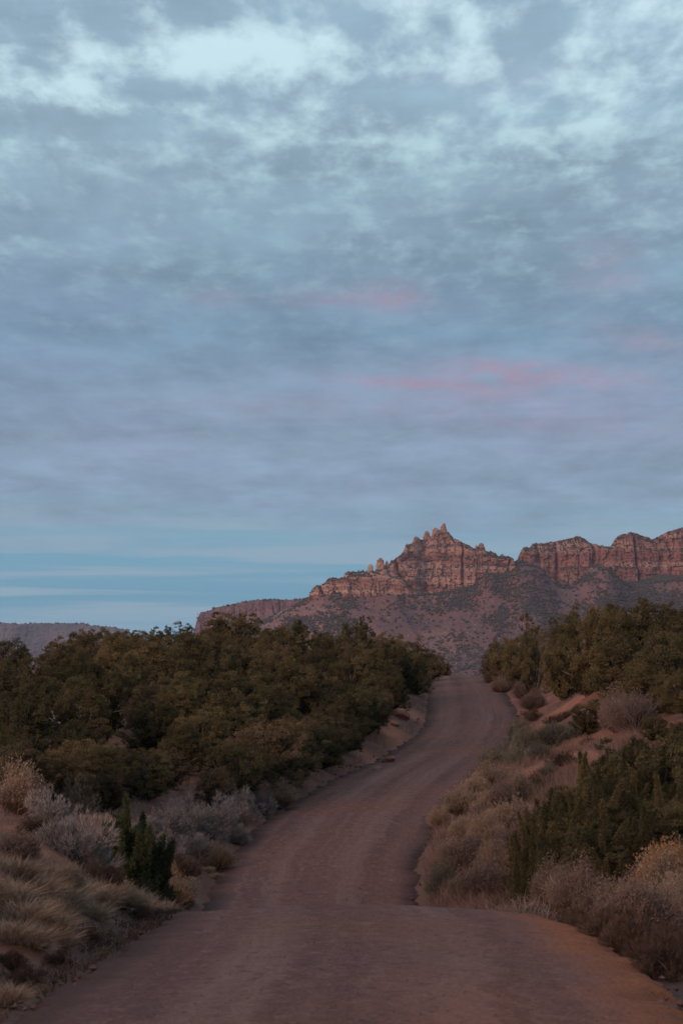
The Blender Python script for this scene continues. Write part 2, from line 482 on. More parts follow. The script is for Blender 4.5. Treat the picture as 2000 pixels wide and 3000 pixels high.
near = [(2090, 445, 1150), (2100, 432, 1230), (2120, 400, 1292), (2150, 350, 1355), (2200, 275, 1422), (2250, 195, 1475), (2300, 118, 1515), (2352, 40, 1545)]
far = [(1554, 983, 1117), (1575, 985, 1142), (1600, 988, 1162), (1650, 983, 1186), (1680, 970, 1178), (1700, 950, 1165), (1725, 908, 1147), (1750, 866, 1122), (1775, 812, 1095), (1800, 760, 1070), (1850, 668, 1030), (1900, 600, 988), (1950, 556, 958), (2000, 520, 944), (2050, 490, 940), (2072, 478, 946)]
def trace(rows, ya, yb):
    ys = np.linspace(ya, yb, 4000)
    el = road_z(ys) / ys
    out = []
    for (dy, l, r) in rows:
        e = ray(1000, dy * DS)[1]
        y = ys[np.argmin(np.abs(el - e))]
        out.append((y, ray(l * DS, dy * DS)[0] * y, ray(r * DS, dy * DS)[0] * y))
    return sorted(out)
tr = trace(near, 12, 36.6) + trace(far, 57.5, 208)
def blur_table(tr, col):
    y = np.array([q[0] for q in tr])
    v = np.array([q[col] for q in tr])
    keep = [0]
    for i in range(1, len(y)):
        if y[i] - y[keep[-1]] > 1.2:
            keep.append(i)
    y, v = y[keep], v[keep]
    y = np.concatenate([[-40, 0], y, [232, 300]])
    v = np.concatenate([[-2.5, -2.45] if col == 1 else [2.5, 2.5], v, [v[-1] - .4, v[-1] - 6]])
    ys = np.arange(-40, 300, 0.5)
    vs = np.interp(ys, y, v)
    k = np.exp(-0.5 * (np.arange(-8, 9) / 3.0) ** 2)
    k /= k.sum()
    return ys, np.convolve(np.pad(vs, 8, mode='edge'), k, mode='valid')
LY, LX = blur_table(tr, 1)
RY, RX = blur_table(tr, 2)
def edge_l(y):
    return np.interp(y, LY, LX)
def edge_r(y):
    return np.interp(y, RY, RX)

TS = np.array([0, .6, 1.2, 2, 3, 4.5, 6, 8, 11, 15, 20, 27, 40, 80.])
LEFT = {0: [0, 0, .15, .4, .6, .8, .9, 1.0, 1.2, 1.4, 1.6, 1.8, 2, 2], 17: [0, .0, .12, .4, .7, .9, 1.0, 1.1, 1.2, 1.4, 1.6, 1.8, 2, 2],
        24: [0, .02, .25, .7, 1.0, 1.15, 1.2, 1.2, 1.3, 1.4, 1.6, 1.8, 2, 2], 30: [0, .05, .35, .85, 1.15, 1.3, 1.3, 1.3, 1.4, 1.5, 1.7, 1.9, 2, 2],
        37: [0, .0, .1, .4, .8, 1.2, 1.5, 1.7, 1.9, 2.1, 2.2, 2.4, 2.5, 2.5], 46: [0, .2, .5, 1.0, 1.5, 1.9, 2.1, 2.3, 2.5, 2.6, 2.7, 2.8, 3, 3],
        60: [0, .2, .45, .8, 1.1, 1.4, 1.6, 1.8, 2.0, 2.2, 2.3, 2.4, 2.5, 2.5], 76: [0, .15, .35, .6, .8, 1.0, 1.1, 1.2, 1.4, 1.5, 1.5, 1.4, 1.2, 1],
        92: [0, .2, .45, .8, 1.1, 1.45, 1.7, 1.9, 2.1, 2.1, 1.9, 1.7, 1.4, 1], 110: [0, .25, .5, .85, 1.2, 1.6, 1.95, 2.4, 2.8, 2.8, 2.3, 1.8, 1.4, 1],
        150: [0, .2, .4, .7, 1.05, 1.5, 1.9, 2.5, 3.1, 3.4, 2.8, 2.0, 1.4, 1], 190: [0, .15, .3, .5, .75, 1.1, 1.45, 1.8, 2.2, 2.4, 2.0, 1.2, .6, 0],
        212: [0, .1, .2, .35, .5, .7, .8, .9, 1.0, 1.0, .8, .5, 0, 0], 300: [0] * 14}
RIGHT = {0: [0, -.1, -.3, -.4, -.4, -.3, -.2, 0, .3, .8, 1.2, 1.6, 2, 2], 24: [0, -.12, -.4, -.55, -.6, -.5, -.3, 0, .4, .8, 1.2, 1.6, 2, 2],
         36: [0, -.15, -.45, -.55, -.5, -.3, -.1, .2, .6, 1, 1.5, 2, 2.5, 3], 46: [0, .1, .3, .45, .6, .8, 1.0, 1.3, 1.7, 2.2, 2.7, 3.2, 3.5, 4],
         60: [0, .2, .4, .6, .8, 1.1, 1.4, 1.8, 2.4, 3, 3.5, 4, 4.5, 5], 80: [0, .15, .35, .55, .8, 1.1, 1.5, 2.0, 2.7, 3.4, 4, 4.5, 5, 5],
         104: [0, .1, .25, .4, .65, 1.1, 1.7, 2.5, 3.3, 4.0, 4.5, 4.8, 5, 5], 122: [0, .2, .45, .9, 1.5, 2.5, 3.3, 3.9, 4.4, 4.8, 5, 5, 5, 5],
         150: [0, .2, .4, .75, 1.25, 1.9, 2.6, 3.2, 3.8, 4.2, 4.5, 4.8, 5, 5], 190: [0, .15, .3, .5, .8, 1.2, 1.6, 2.0, 2.4, 2.7, 3, 3, 3, 3],
         212: [0, .1, .2, .3, .5, .7, .9, 1.1, 1.4, 1.8, 2, 2, 2, 2], 300: [0] * 14}
def table(tab, y, t):
    ys = np.array(sorted(tab))
    A = np.array([tab[k] for k in ys], float)
    yc = np.clip(y, ys[0], ys[-1] - 1e-6)
    i = np.clip(np.searchsorted(ys, yc, side='right') - 1, 0, len(ys) - 2)
    fy = (yc - ys[i]) / (ys[i + 1] - ys[i])
    fy = fy * fy * (3 - 2 * fy)
    tc = np.clip(t, 0, TS[-1] - 1e-6)
    j = np.clip(np.searchsorted(TS, tc, side='right') - 1, 0, len(TS) - 2)
    ft = (tc - TS[j]) / (TS[j + 1] - TS[j])
    return (A[i, j] * (1 - fy) * (1 - ft) + A[i + 1, j] * fy * (1 - ft) + A[i, j + 1] * (1 - fy) * ft + A[i + 1, j + 1] * fy * ft)

def height(x, y):
    x, y = np.broadcast_arrays(np.asarray(x, float), np.asarray(y, float))
    base = road_z(y)
    tl, tr_ = edge_l(y) - x, x - edge_r(y)
    side = np.where(tl > 0, table(LEFT, y, tl), np.where(tr_ > 0, table(RIGHT, y, tr_), 0.0))
    t = np.maximum(np.maximum(tl, tr_), 0.0)
    rough = sstep(t, 0.1, 1.6) * np.where(y < 320, 1.0, 0.0)
    lump = rough * (0.22 * fbm(x * 0.33, y * 0.33, 3, 5) + 0.09 * fbm(x * 1.5, y * 1.5, 3, 9))
    mid = (x - (edge_l(y) + edge_r(y)) / 2) / np.maximum((edge_r(y) - edge_l(y)) / 2, 0.5)
    crown = np.where(t <= 0, 0.07 * (1 - mid ** 2), 0.0)
    rut = np.where(t <= 0, 0.05 * fbm(x * 0.4, y * 0.16, 3, 31), 0.0)
    berm = np.where(y < 240, np.exp(-((t - 0.95) / 0.30) ** 2) * 0.13 * sstep(-y, -95, -60) * np.clip(.6 + fbm(x * 1.3, y * 0.9, 3, 41), 0, 2), 0.0)
    return base + side + lump + crown + rut + berm

def hz(x, y):
    return float(height(np.array([x]), np.array([y]))[0])

def gauss(x, y, cx, cy, rx, ry):
    return np.exp(-((x - cx) / rx) ** 2 - ((y - cy) / ry) ** 2)

def spread(limits):
    out = []
    for a, b, st in limits:
        out.append(np.arange(a, b, st))
    return np.concatenate(out)

def hit(dx, dy, lo=12.0, hi=215.0):
    """where the ray of a photo point (1568-wide frame) meets the ground"""
    a, e = ray(dx * DS, dy * DS)
    ys = np.arange(lo, hi, 0.25)
    h = height(a * ys, ys)
    below = np.nonzero(h >= e * ys)[0]
    y = ys[below[0]] if len(below) else hi
    return a * y, y

RED = [(*hit(dx, dy), rx, ry, a) for dx, dy, rx, ry, a in
       [(1310, 1622, 1.6, 7, 1.2), (1270, 1650, 1.2, 4, 1.0), (1385, 1700, 1.9, 6, 1.2), (1330, 1740, 1.5, 5, 1.1), (1245, 1775, 1.0, 5, 1.0), (1200, 1800, .6, 3, .8), (905, 1690, .7, 9, 1.1), (945, 1640, .9, 5, 1.0), (870, 1752, .8, 4, 1.0), (1560, 1600, 2, 5, 1.0), (1290, 1690, .7, 3, .8),
        (8, 2190, .5, 1.6, 1.1), (40, 1905, 1.0, 2, .8), (110, 1960, .6, 1.5, .7), (1205, 1590, 1.3, 9, .85), (1170, 1572, .9, 9, .7), (1245, 1612, 1.3, 6, .9), (230, 1885, .5, 1.5, .9), (30, 2010, .6, 1.2, .6)]]
def red_at(x, y):
    r = np.zeros(np.shape(x))
    for cx, cy, rx, ry, a in RED:
        r = np.maximum(r, a * gauss(x, y, cx, cy, rx, ry))
    return np.clip(r, 0, 1)

def build_ground():
    gx = 45 * 1.22 ** np.arange(1, 31)
    xs = spread([(-45, -16, .9), (-16, 16, .22), (16, 45.1, .9)])
    xs = np.concatenate([-gx[::-1], xs, gx])
    gy = 300 * 1.2 ** np.arange(0, 26)
    ys = np.concatenate([[-30, -10], spread([(0, 78, .26), (78, 235, .6), (235, 300, 3)]), gy])
    X, Y = np.meshgrid(xs, ys)
    Z = height(X, Y)
    farz = road_z(Y) + 6 * fbm(X / 260, Y / 260, 3, 3) * sstep(Y, 260, 900)
    Z = np.where(Y > 300, farz, Z)
    Z = Z - sstep(np.abs(X), 60, 900) * np.where(Y < 300, 30, 0) * 0
    inside = np.minimum(X - edge_l(Y), edge_r(Y) - X)
    Z = np.where((inside > -0.75) & (Y < 245), Z - 0.09 * sstep(inside, -0.75, -0.3), Z)
    red = red_at(X, Y)
    tr_ = X - edge_r(Y)
    tl_ = edge_l(Y) - X
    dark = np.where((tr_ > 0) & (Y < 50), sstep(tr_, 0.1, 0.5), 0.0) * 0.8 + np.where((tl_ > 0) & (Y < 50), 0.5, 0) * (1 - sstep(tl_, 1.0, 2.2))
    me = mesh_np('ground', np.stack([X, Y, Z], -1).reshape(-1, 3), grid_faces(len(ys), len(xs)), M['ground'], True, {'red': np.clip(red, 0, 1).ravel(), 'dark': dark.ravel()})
    tag(put('ground', me), 'reddish brown desert soil on both sides of the dirt road', 'ground', kind='structure')

    ys = spread([(-12, 80, .2), (80, 244, .5)])
    nl = 45
    f = np.linspace(0, 1, nl)
    L = edge_l(ys) - 0.18 + 0.16 * fbm(ys * 0.8, ys * 0, 3, 77) + 0.10 * vn(ys * 2.3, ys * 0, 78) + 0.06 * vn(ys * 5, ys * 0, 79)
    Rr = edge_r(ys) + 0.18 + 0.16 * fbm(ys * 0.8, ys * 0 + 9, 3, 87) + 0.10 * vn(ys * 2.3, ys * 0 + 5, 88) + 0.06 * vn(ys * 5, ys * 0, 89)
    X = L[:, None] + (Rr - L)[:, None] * f[None, :]
    Y = np.repeat(ys[:, None], nl, 1)
    Z = height(X, Y) + 0.02 - 0.125 * np.exp(-np.minimum(f, 1 - f) * 70)[None, :]
    sh = sstep(f, 0.80, 0.93)[None, :] * np.ones_like(Y) * sstep(-ys, -37.5, -33)[:, None] * sstep(ys, 7, 13)[:, None]
    sh = sh * np.clip(0.9 + 0.5 * fbm(X * 0.9, Y * 0.25, 3, 12), 0, 1)
    sh = np.clip(sh + 0.26 * np.exp(-((f - .68) / .16) ** 2)[None, :] * sstep(-ys, -27, -18)[:, None] * (1 + .8 * fbm(X * .7, Y * .18, 3, 14)), 0, 1)
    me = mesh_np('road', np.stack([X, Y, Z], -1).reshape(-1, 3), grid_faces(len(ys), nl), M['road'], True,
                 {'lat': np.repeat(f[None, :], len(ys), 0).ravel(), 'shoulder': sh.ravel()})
    tag(put('road', me), 'winding mauve brown gravel road dipping and climbing to a crest', 'road', kind='structure')
build_ground()

# ------------------------------------------------------------------ crags, buttes and mesas
def zoomed(pts, ox, oy, k=0.5102):
    return [(ox + k * u, oy + k * v) for u, v in pts]

skyA = zoomed([(690, 600), (740, 575), (785, 540), (800, 505), (820, 467), (850, 462), (880, 447), (900, 428), (925, 412), (950, 422), (970, 417), (990, 398), (1020, 380), (1050, 380), (1075, 388), (1095, 374), (1110, 380), (1130, 376), (1165, 378), (1185, 362), (1230, 350),
               (1265, 318), (1290, 310), (1310, 287), (1335, 257), (1355, 218), (1370, 222), (1395, 197), (1410, 178), (1430, 175), (1455, 188), (1490, 182), (1510, 162), (1535, 124), (1560, 120)], 500, 1480) + \
    zoomed([(185, 124), (222, 132), (240, 148), (265, 177), (300, 192), (335, 214), (375, 240), (400, 242), (438, 246), (450, 260), (490, 270), (520, 287), (550, 289), (580, 296), (604, 318)], 1200, 1480)
skyA = sorted(skyA)
footA = sorted(zoomed([(690, 620), (790, 560), (850, 530), (920, 505), (1000, 500), (1060, 507), (1130, 507), (1200, 512), (1270, 492), (1290, 484), (1330, 502), (1400, 517), (1568, 517)], 500, 1480) +
               zoomed([(100, 517), (200, 507), (240, 497), (300, 482), (350, 487), (395, 440), (418, 400), (440, 350), (470, 400), (530, 432), (585, 380), (605, 322)], 1200, 1480))
skyB = sorted(zoomed([(560, 400), (600, 340), (622, 305), (640, 277), (660, 242), (675, 234), (690, 243), (712, 224), (735, 217), (790, 212), (800, 207), (850, 202), (900, 190), (950, 180), (980, 172), (1010, 187), (1045, 212), (1090, 227), (1150, 239), (1165, 234),
                      (1180, 212), (1205, 178), (1230, 162), (1280, 150), (1320, 160), (1380, 177), (1405, 192), (1420, 187), (1470, 162), (1520, 140), (1568, 124), (1650, 108), (1760, 130), (1850, 170), (1960, 200)], 1200, 1480))
footB = sorted(zoomed([(560, 420), (630, 335), (700, 368), (760, 352), (788, 372), (800, 452), (870, 487), (980, 482), (1050, 442), (1080, 382), (1150, 340), (1175, 372), (1200, 402), (1250, 457), (1350, 472), (1440, 442), (1568, 420), (1700, 440), (1960, 440)], 1200, 1480))
skyC = sorted(zoomed([(120, 760), (138, 705), (150, 655), (170, 614), (215, 607), (260, 585), (300, 579), (370, 567), (410, 554), (470, 547), (520, 542), (600, 540), (680, 542), (780, 535), (900, 530), (1100, 540)], 500, 1480))
footC = sorted(zoomed([(120, 790), (200, 745), (300, 740), (450, 745), (600, 690), (700, 640), (850, 620), (1100, 600)], 500, 1480))
skyD = sorted(zoomed([(-900, 175), (-500, 150), (-200, 168), (0, 164), (70, 172), (180, 167), (320, 164), (460, 168), (510, 182), (570, 184), (640, 192), (690, 202), (725, 225), (760, 262), (800, 330)], 0, 1740))
footD = sorted(zoomed([(-900, 300), (0, 300), (200, 310), (500, 300), (700, 300), (800, 345)], 0, 1740))

def elev(py):
    """z per metre of depth for a frame row"""
    v = (1500.0 - np.asarray(py, float)) / F
    c, s = math.cos(PITCH), math.sin(PITCH)
    return (s + v * c) / (c - v * s)

def cliff(name, sky, foot, Y0, step, rows, mat, k, seed, jag, setback, lean, depth, ledges, label):
    """a rock wall with buttresses, cracks, blocky ledges, a jagged rim and a back slope; k scales its relief in metres"""
    sx, sy = zip(*sky)
    fx, fy = zip(*foot)
    px = np.arange(sx[0], sx[-1], step)
    X = (px - 1000.0) / F * Y0
    zs = elev(np.interp(px, sx, sy)) * Y0
    zf = elev(np.interp(px, fx, fy)) * Y0 - 24 * k
    rim = jag * (0.9 * fbm(X / (9 * k), X * 0, 3, seed + 1) + 0.7 * (_hash(np.floor(X / (5.5 * k)), X * 0, seed + 2) - 0.5))
    zs = zs + rim * k
    zs = np.maximum(zs, zf + 2)
    v = np.linspace(0, 1, rows)
    Xg = np.repeat(X[None, :], rows, 0)
    Zg = zf[None, :] + (zs - zf)[None, :] * v[:, None]
    H = np.maximum(Zg - zf[None, :] - 18 * k, 0)
    butt = 34 * k * (1 - np.abs(fbm(X / (150 * k), X * 0 + 3, 3, seed + 4)) * 1.9) + 14 * k * fbm(X / (42 * k), X * 0, 3, seed + 5)
    back = lean * H
    for (zl, w, dep) in ledges:                      # set-backs at strata levels (metres above the eye)
        zz = zl + 11 * k * fbm(Xg / (55 * k), Xg * 0 + zl, 3, seed + 6)
        on = sstep(fbm(Xg / (80 * k), Xg * 0 - zl, 2, seed + 26), -0.35, 0.25)
        back = back + dep * k * on * sstep(Zg, zz - w * k, zz + w * k)
    Xw = Xg + 26 * k * fbm(Xg / (95 * k), Zg / (140 * k), 3, seed + 30)
    crack = np.abs(fbm(Xw / (15 * k), Zg / (170 * k), 3, seed + 7))
    back = back + 4.0 * k * np.exp(-(crack / 0.10) ** 2) * sstep(fbm(Xg / (60 * k), Zg / (30 * k), 2, seed + 31), -.3, .3) - 1.5 * k
    gully = np.abs(fbm(Xw / (66 * k), Zg / (260 * k), 2, seed + 27))
    back = back + 15 * k * np.exp(-(gully / 0.08) ** 2) * sstep(H, 0, 18 * k)
    layer = np.floor(Zg / (6.5 * k) + 2.6 * fbm(Xg / (45 * k), Zg / (90 * k), 3, seed + 8))
    cell = np.floor(Xg / (8.0 * k) + 3 * _hash(layer, layer * 0, seed + 9) + 0.5 * fbm(Xg / (20 * k), Zg / (20 * k), 2, seed + 15))
    back = back + 7.0 * k * (_hash(cell, layer, seed + 10) - 0.5) + 2.2 * k * (_hash(layer, layer * 0, seed + 11) - 0.5)
    back = back + 3.0 * k * fbm(Xg / (9 * k), Zg / (9 * k), 4, seed + 12)
    round_top = 14 * k * sstep(v, 0.86, 1.0)[:, None] ** 2
    Yg = Y0 - butt[None, :] + setback + back + round_top
    Xg = Xg + 1.6 * k * fbm(Zg / (12 * k), Xg / (12 * k), 3, seed + 13)
    nb = 9
    tb = np.linspace(0, 1, nb + 1)[1:]
    Yb = Yg[-1][None, :] + depth * tb[:, None]
    Zb = zs[None, :] - (zs - zf)[None, :] * (tb[:, None] ** 2.2) * 1.15 + 5 * k * fbm(Xg[-1][None, :] / (25 * k), Yb / (25 * k), 3, seed + 14) * (tb[:, None] > 0) - 1.5 * k
    Xb = np.repeat(Xg[-1][None, :], nb, 0)
    V = np.stack([np.vstack([Xg, Xb]), np.vstack([Yg, Yb]), np.vstack([Zg, Zb])], -1)
    me = mesh_np(name, V.reshape(-1, 3), grid_faces(rows + nb, len(px)), mat)
    o = put(name, me)
    tag(o, label, 'mountain', kind='structure')
    return o, V, rows

cragA, VA, nA = cliff('crag', skyA, footA, 4500.0, 1.2, 150, M['crag'], 1.0, 101, 4.2, 0, 0.22, 170,
                      [(124, 3, 16), (142, 4, 12), (160, 5, 16), (182, 4, 14)], 'red sandstone crag with a jagged pointed summit and layered cliff bands')
butteB, VB, nB = cliff('butte', skyB, footB, 4720.0, 1.25, 130, M['butte'], 1.15, 211, 1.2, 0, 0.16, 260,
                       [(150, 3, 10), (182, 4, 12)], 'broad flat-topped red buttes with sheer walls along the right skyline')
mesaC, VC, nC = cliff('mesa', skyC, footC, 5600.0, 1.6, 70, M['mesa'], 0.5, 307, 1.0, 0, 0.35, 400,
                      [(60, 4, 8)], 'low purple mesa with an even rim behind the trees, left of the crag')
mesaD, VD, nD = cliff('mesa', skyD, footD, 11000.0, 2.0, 60, M['far'], 1.8, 409, 0.6, 0, 1.6, 900,
                      [(30, 4, 20), (75, 4, 30)], 'faraway bluish terraced mesa at the left edge of the skyline')

def spire_mesh(name, w, h, seed, mat, k=1.0):
    rng = np.random.default_rng(seed)
    nr, ns = 12, 12
    V = []
    lean = rng.normal(0, .05, 2)
    for i in range(nr):
        t = i / (nr - 1)
        r = w / 2 * (1.5 - 0.75 * t) * (1.0 if t < .75 else math.sqrt(max(0.0, 1 - ((t - .75) / .27) ** 2)) * .98 + .02)
        r *= 1 + 0.30 * (rng.random() - .5)
        for j in range(ns):
            a = 2 * math.pi * j / ns
            q = r * (1 + 0.42 * float(vn(math.cos(a) * 1.6 + seed, math.sin(a) * 1.6 + t * 4, seed)) + 0.10 * (rng.random() - .5))
            V.append((q * math.cos(a) + lean[0] * h * t, q * math.sin(a) + lean[1] * h * t, h * t))
    fs = []
    for i in range(nr - 1):
        for j in range(ns):
            fs.append((i * ns + j, i * ns + (j + 1) % ns, (i + 1) * ns + (j + 1) % ns, (i + 1) * ns + j))
    top = len(V)
    V.append((lean[0] * h, lean[1] * h, h * 1.01))
    tris = [((nr - 1) * ns + j, (nr - 1) * ns + (j + 1) % ns, top) for j in range(ns)]
    return mesh_np(name, np.array(V), [np.array(fs), np.array(tris)], mat)

def spires():
    z1 = lambda u, v: (500 + .5102 * u, 1480 + .5102 * v)
    z2 = lambda u, v: (1200 + .5102 * u, 1480 + .5102 * v)
    rows = [(z1(1145, 338), 32), (z1(1206, 303), 44), (z1(1243, 318), 20), (z1(1482, 135), 36), (z2(111, 135), 37), (z2(205, 90), 30), (z2(165, 116), 40), (z2(388, 225), 15), (z2(421, 210), 32), (z2(412, 222), 22), (z2(45, 170), 34),
            (z1(1362, 214), 20), (z1(1420, 170), 30), (z1(835, 458), 30)]
    for i, ((px, py), w) in enumerate(rows):
        wm = w * .5102 / F * 4500
        col = int(np.clip((px - skyA[0][0]) / 1.2, 0, VA.shape[1] - 1))
        top = elev(py) * 4500.0
        rim = VA[nA - 1, max(0, col - 8):col + 9]
        zb = min(rim[:, 2].min(), top - 4) - 9
        me = spire_mesh('rock_spire', wm * .97, top - zb, 50 + i, M['crag'])
        o = put('rock_spire', me, cragA, ((px - 1000) / F * 4500.0, float(rim[:, 1].mean()) + 2.0, zb))
spires()

def build_talus():
    px = np.arange(430, 2330, 3.4)
    fA, fB = np.interp(px, *zip(*footA)), np.interp(px, *zip(*footB))
    w = sstep(px, 1495, 1525)
    top = fA * (1 - w) + fB * w
    kk = np.exp(-0.5 * (np.arange(-14, 15) / 6.0) ** 2)
    top = np.convolve(np.pad(top, 14, mode='edge'), kk / kk.sum(), mode='valid')
    topz = elev(top) * 4560 - 2
    left = sstep(-px, -905, -800)
    topz = topz * (1 - left) + left * (elev(np.interp(px, [430, 640, 760, 860, 905], [1905, 1880, 1842, 1790, 1763])) * 4560)
    Yc = 4480 + 110 * sstep(px, 1520, 1950)
    n = 170
    v = np.linspace(0, 1.45, n)
    X0 = (px - 1000) / F * 4500
    X = np.repeat(X0[None, :], n, 0)
    zb = -82.0
    Z = zb + (topz - zb)[None, :] * (np.minimum(v, 1.0)[:, None] ** 1.25) + 30 * np.maximum(v - 1, 0)[:, None]
    Y = Yc[None, :] - 330 * (1 - v[:, None]) * np.ones_like(X)
    edge = (np.sin(np.clip(v, 0, 1) * math.pi)[:, None]) ** 0.7
    ridge = np.abs(fbm(X / 130 + 0.002 * Y, Y / 420, 3, 55))
    Z = Z + edge * (24 * (0.30 - ridge) + 5 * fbm(X / 30, Y / 40, 4, 57) + 1.6 * fbm(X / 7, Y / 7, 3, 59))
    Y = Y - 20 * (0.3 - ridge) * edge
    red = gauss(X, Z, (925 - 1000) / F * 4500 + 0 * Z + (60 - Z) * 0.35, Z, 16, 1) * sstep(Z, 10, 40) + 0.7 * gauss(X, Z, (800 - 1000) / F * 4500, 20, 40, 30) + 0.55 * sstep(fbm(X / 90, Z / 45, 3, 61), 0.1, 0.4)
    V = np.stack([X, Y, Z], -1)
    me = mesh_np('talus_slope', V.reshape(-1, 3), grid_faces(n, len(px)), M['talus'], True, {'red': np.clip(red, 0, 1).ravel()})
    tag(put('talus_slope', me), 'long reddish talus slope dotted with scrub below the crag', 'hill', kind='structure')
    return V
VT = build_talus()

def lumps(P, rad, rng, squash=0.85):
    """one little uneven lump of eight faces for each point, turned at random"""
    B = np.array([(0, 0, 1), (1, 0, .1), (.1, 1, 0), (-1, .1, 0), (0, -1, .1), (0, 0, -1)], float)
    Fc = np.array([(0, 1, 2), (0, 2, 3), (0, 3, 4), (0, 4, 1), (5, 2, 1), (5, 3, 2), (5, 4, 3), (5, 1, 4)])
    n = len(P)
    V = B[None] * rad[:, None, None] * (0.80 + 0.6 * rng.random((n, 6, 1))) * np.array([1, 1, squash])
    a = rng.uniform(0, 6.28, (n, 1))
    V = np.stack([V[..., 0] * np.cos(a) - V[..., 1] * np.sin(a), V[..., 0] * np.sin(a) + V[..., 1] * np.cos(a), V[..., 2]], -1) + P[:, None, :]
    return V.reshape(-1, 3), (Fc[None] + 6 * np.arange(n)[:, None, None]).reshape(-1, 3)

def scatter_on(V, n, rng, keep):
    i = rng.integers(0, V.shape[0] - 1, n)
    j = rng.integers(0, V.shape[1] - 1, n)
    a, b = rng.random((n, 1)), rng.random((n, 1))
    p0, p1, p2 = V[i, j], V[i, j + 1], V[i + 1, j]
    P = p0 + (p1 - p0) * a + (p2 - p0) * b
    N = np.cross(p1 - p0, p2 - p0)
    N /= np.linalg.norm(N, axis=1, keepdims=True) + 1e-9
    N *= np.where(N[:, 2:] < 0, -1, 1)
    m = keep(P, N, i)
    return P[m]

def far_scrub():
    rng = np.random.default_rng(5)
    dens = lambda P, N, i: rng.random(len(P)) < np.clip(0.40 + 1.2 * fbm(P[:, 0] / 70, P[:, 2] / 35, 3, 71) + 0.22 * sstep(P[:, 0], 120, 420) + 1.1 * (np.abs(fbm(P[:, 0] / 130 + 0.002 * P[:, 1], P[:, 1] / 420, 3, 55)) - .28), 0.04, 1)
    a = scatter_on(VT, 105000, rng, dens)
    b = scatter_on(VA, 90000, rng, lambda P, N, i: (N[:, 2] > 0.62) & (rng.random(len(P)) < np.where(i < nA - 2, .11, 0.04)))
    c = scatter_on(VB, 60000, rng, lambda P, N, i: (N[:, 2] > 0.60) & (rng.random(len(P)) < np.where(i < nB - 2, .20, 0.10)))
    P = np.concatenate([a, b, c])
    r = np.concatenate([1.1 + 2.5 * rng.random(len(a)) ** 2.0, rng.uniform(.8, 1.8, len(b)), rng.uniform(.8, 1.9, len(c))])
    V, Fc = lumps(P + np.array([0, 0, .5]) * r[:, None], r, rng)
    me = mesh_np('hillside_scrub', V, Fc, M['scrub'])
    tag(put('hillside_scrub', me), 'dark specks of scrub all over the slopes and ledges below the crag', 'scrub', kind='stuff')
    rim = VC[nC - 1:nC + 2].reshape(-1, 3)
    P = rim[rng.integers(0, len(rim), 230)] + rng.normal(0, 1, (230, 3)) * np.array([2, 6, .3])
    rim = VD[nD - 1:nD + 2].reshape(-1, 3)
    P2 = rim[rng.integers(0, len(rim), 330)] + rng.normal(0, 1, (330, 3)) * np.array([4, 12, .5])
    r = np.concatenate([rng.uniform(1.2, 3.0, 230), rng.uniform(3, 6, 330)])
    V, Fc = lumps(np.concatenate([P, P2]), r, rng, 1.1)
    me = mesh_np('rim_trees', V, Fc, M['scrub'])
    tag(put('rim_trees', me), 'tiny trees fringing the rims of the two far mesas', 'trees', kind='stuff')
    # pale rocks strewn over the slope
    a = scatter_on(VT, 3500, rng, lambda P, N, i: fbm(P[:, 0] / 60, P[:, 2] / 30, 2, 75) > -0.15)
    V, Fc = lumps(a, rng.uniform(.7, 1.8, len(a)), rng, .7)
    tag(put('slope_rubble', mesh_np('slope_rubble', V, Fc, M['paleock'])), 'pale broken rock strewn over the talus slope', 'rubble', kind='stuff')
far_scrub()

# ------------------------------------------------------------------ plants
def tufts(P, D, n, size, width, spread_, rng):
    """n narrow leaf triangles fanned from each point P along D"""
    m = len(P)
    P = np.repeat(P, n, 0)
    D = np.repeat(D, n, 0) + rng.normal(0, spread_, (m * n, 3))
    D /= np.linalg.norm(D, axis=1, keepdims=True) + 1e-9
    S = np.cross(D, rng.normal(0, 1, (m * n, 3)))
    S /= np.linalg.norm(S, axis=1, keepdims=True) + 1e-9
    ln = size * rng.uniform(0.6, 1.25, (m * n, 1))
    w = width * rng.uniform(0.7, 1.3, (m * n, 1))
    V = np.stack([P - S * w * .5, P + S * w * .5, P + D * ln], 1).reshape(-1, 3)
    return V, np.arange(m * n * 3).reshape(-1, 3)

def unit(rng, n):
    d = rng.normal(0, 1, (n, 3))
    return d / np.linalg.norm(d, axis=1, keepdims=True)

def tube(pts, rads, ns=5):
    pts = np.asarray(pts, float)
    n = len(pts)
    T = np.gradient(pts, axis=0)
    T /= np.linalg.norm(T, axis=1, keepdims=True) + 1e-9
    up = np.array([.31, .95, .05])
    A = np.cross(T, up)
    A /= np.linalg.norm(A, axis=1, keepdims=True) + 1e-9
    B = np.cross(T, A)
    ang = np.arange(ns) / ns * 2 * math.pi
    V = pts[:, None, :] + np.asarray(rads)[:, None, None] * (A[:, None, :] * np.cos(ang)[None, :, None] + B[:, None, :] * np.sin(ang)[None, :, None])
    fs = [(i * ns + j, i * ns + (j + 1) % ns, (i + 1) * ns + (j + 1) % ns, (i + 1) * ns + j) for i in range(n - 1) for j in range(ns)]
    return V.reshape(-1, 3), np.array(fs)

def join(parts):
    V, Q, o = [], [], 0
    for v, f in parts:
        V.append(v)
        Q.append(f + o)
        o += len(v)
    return np.concatenate(V), np.concatenate(Q)

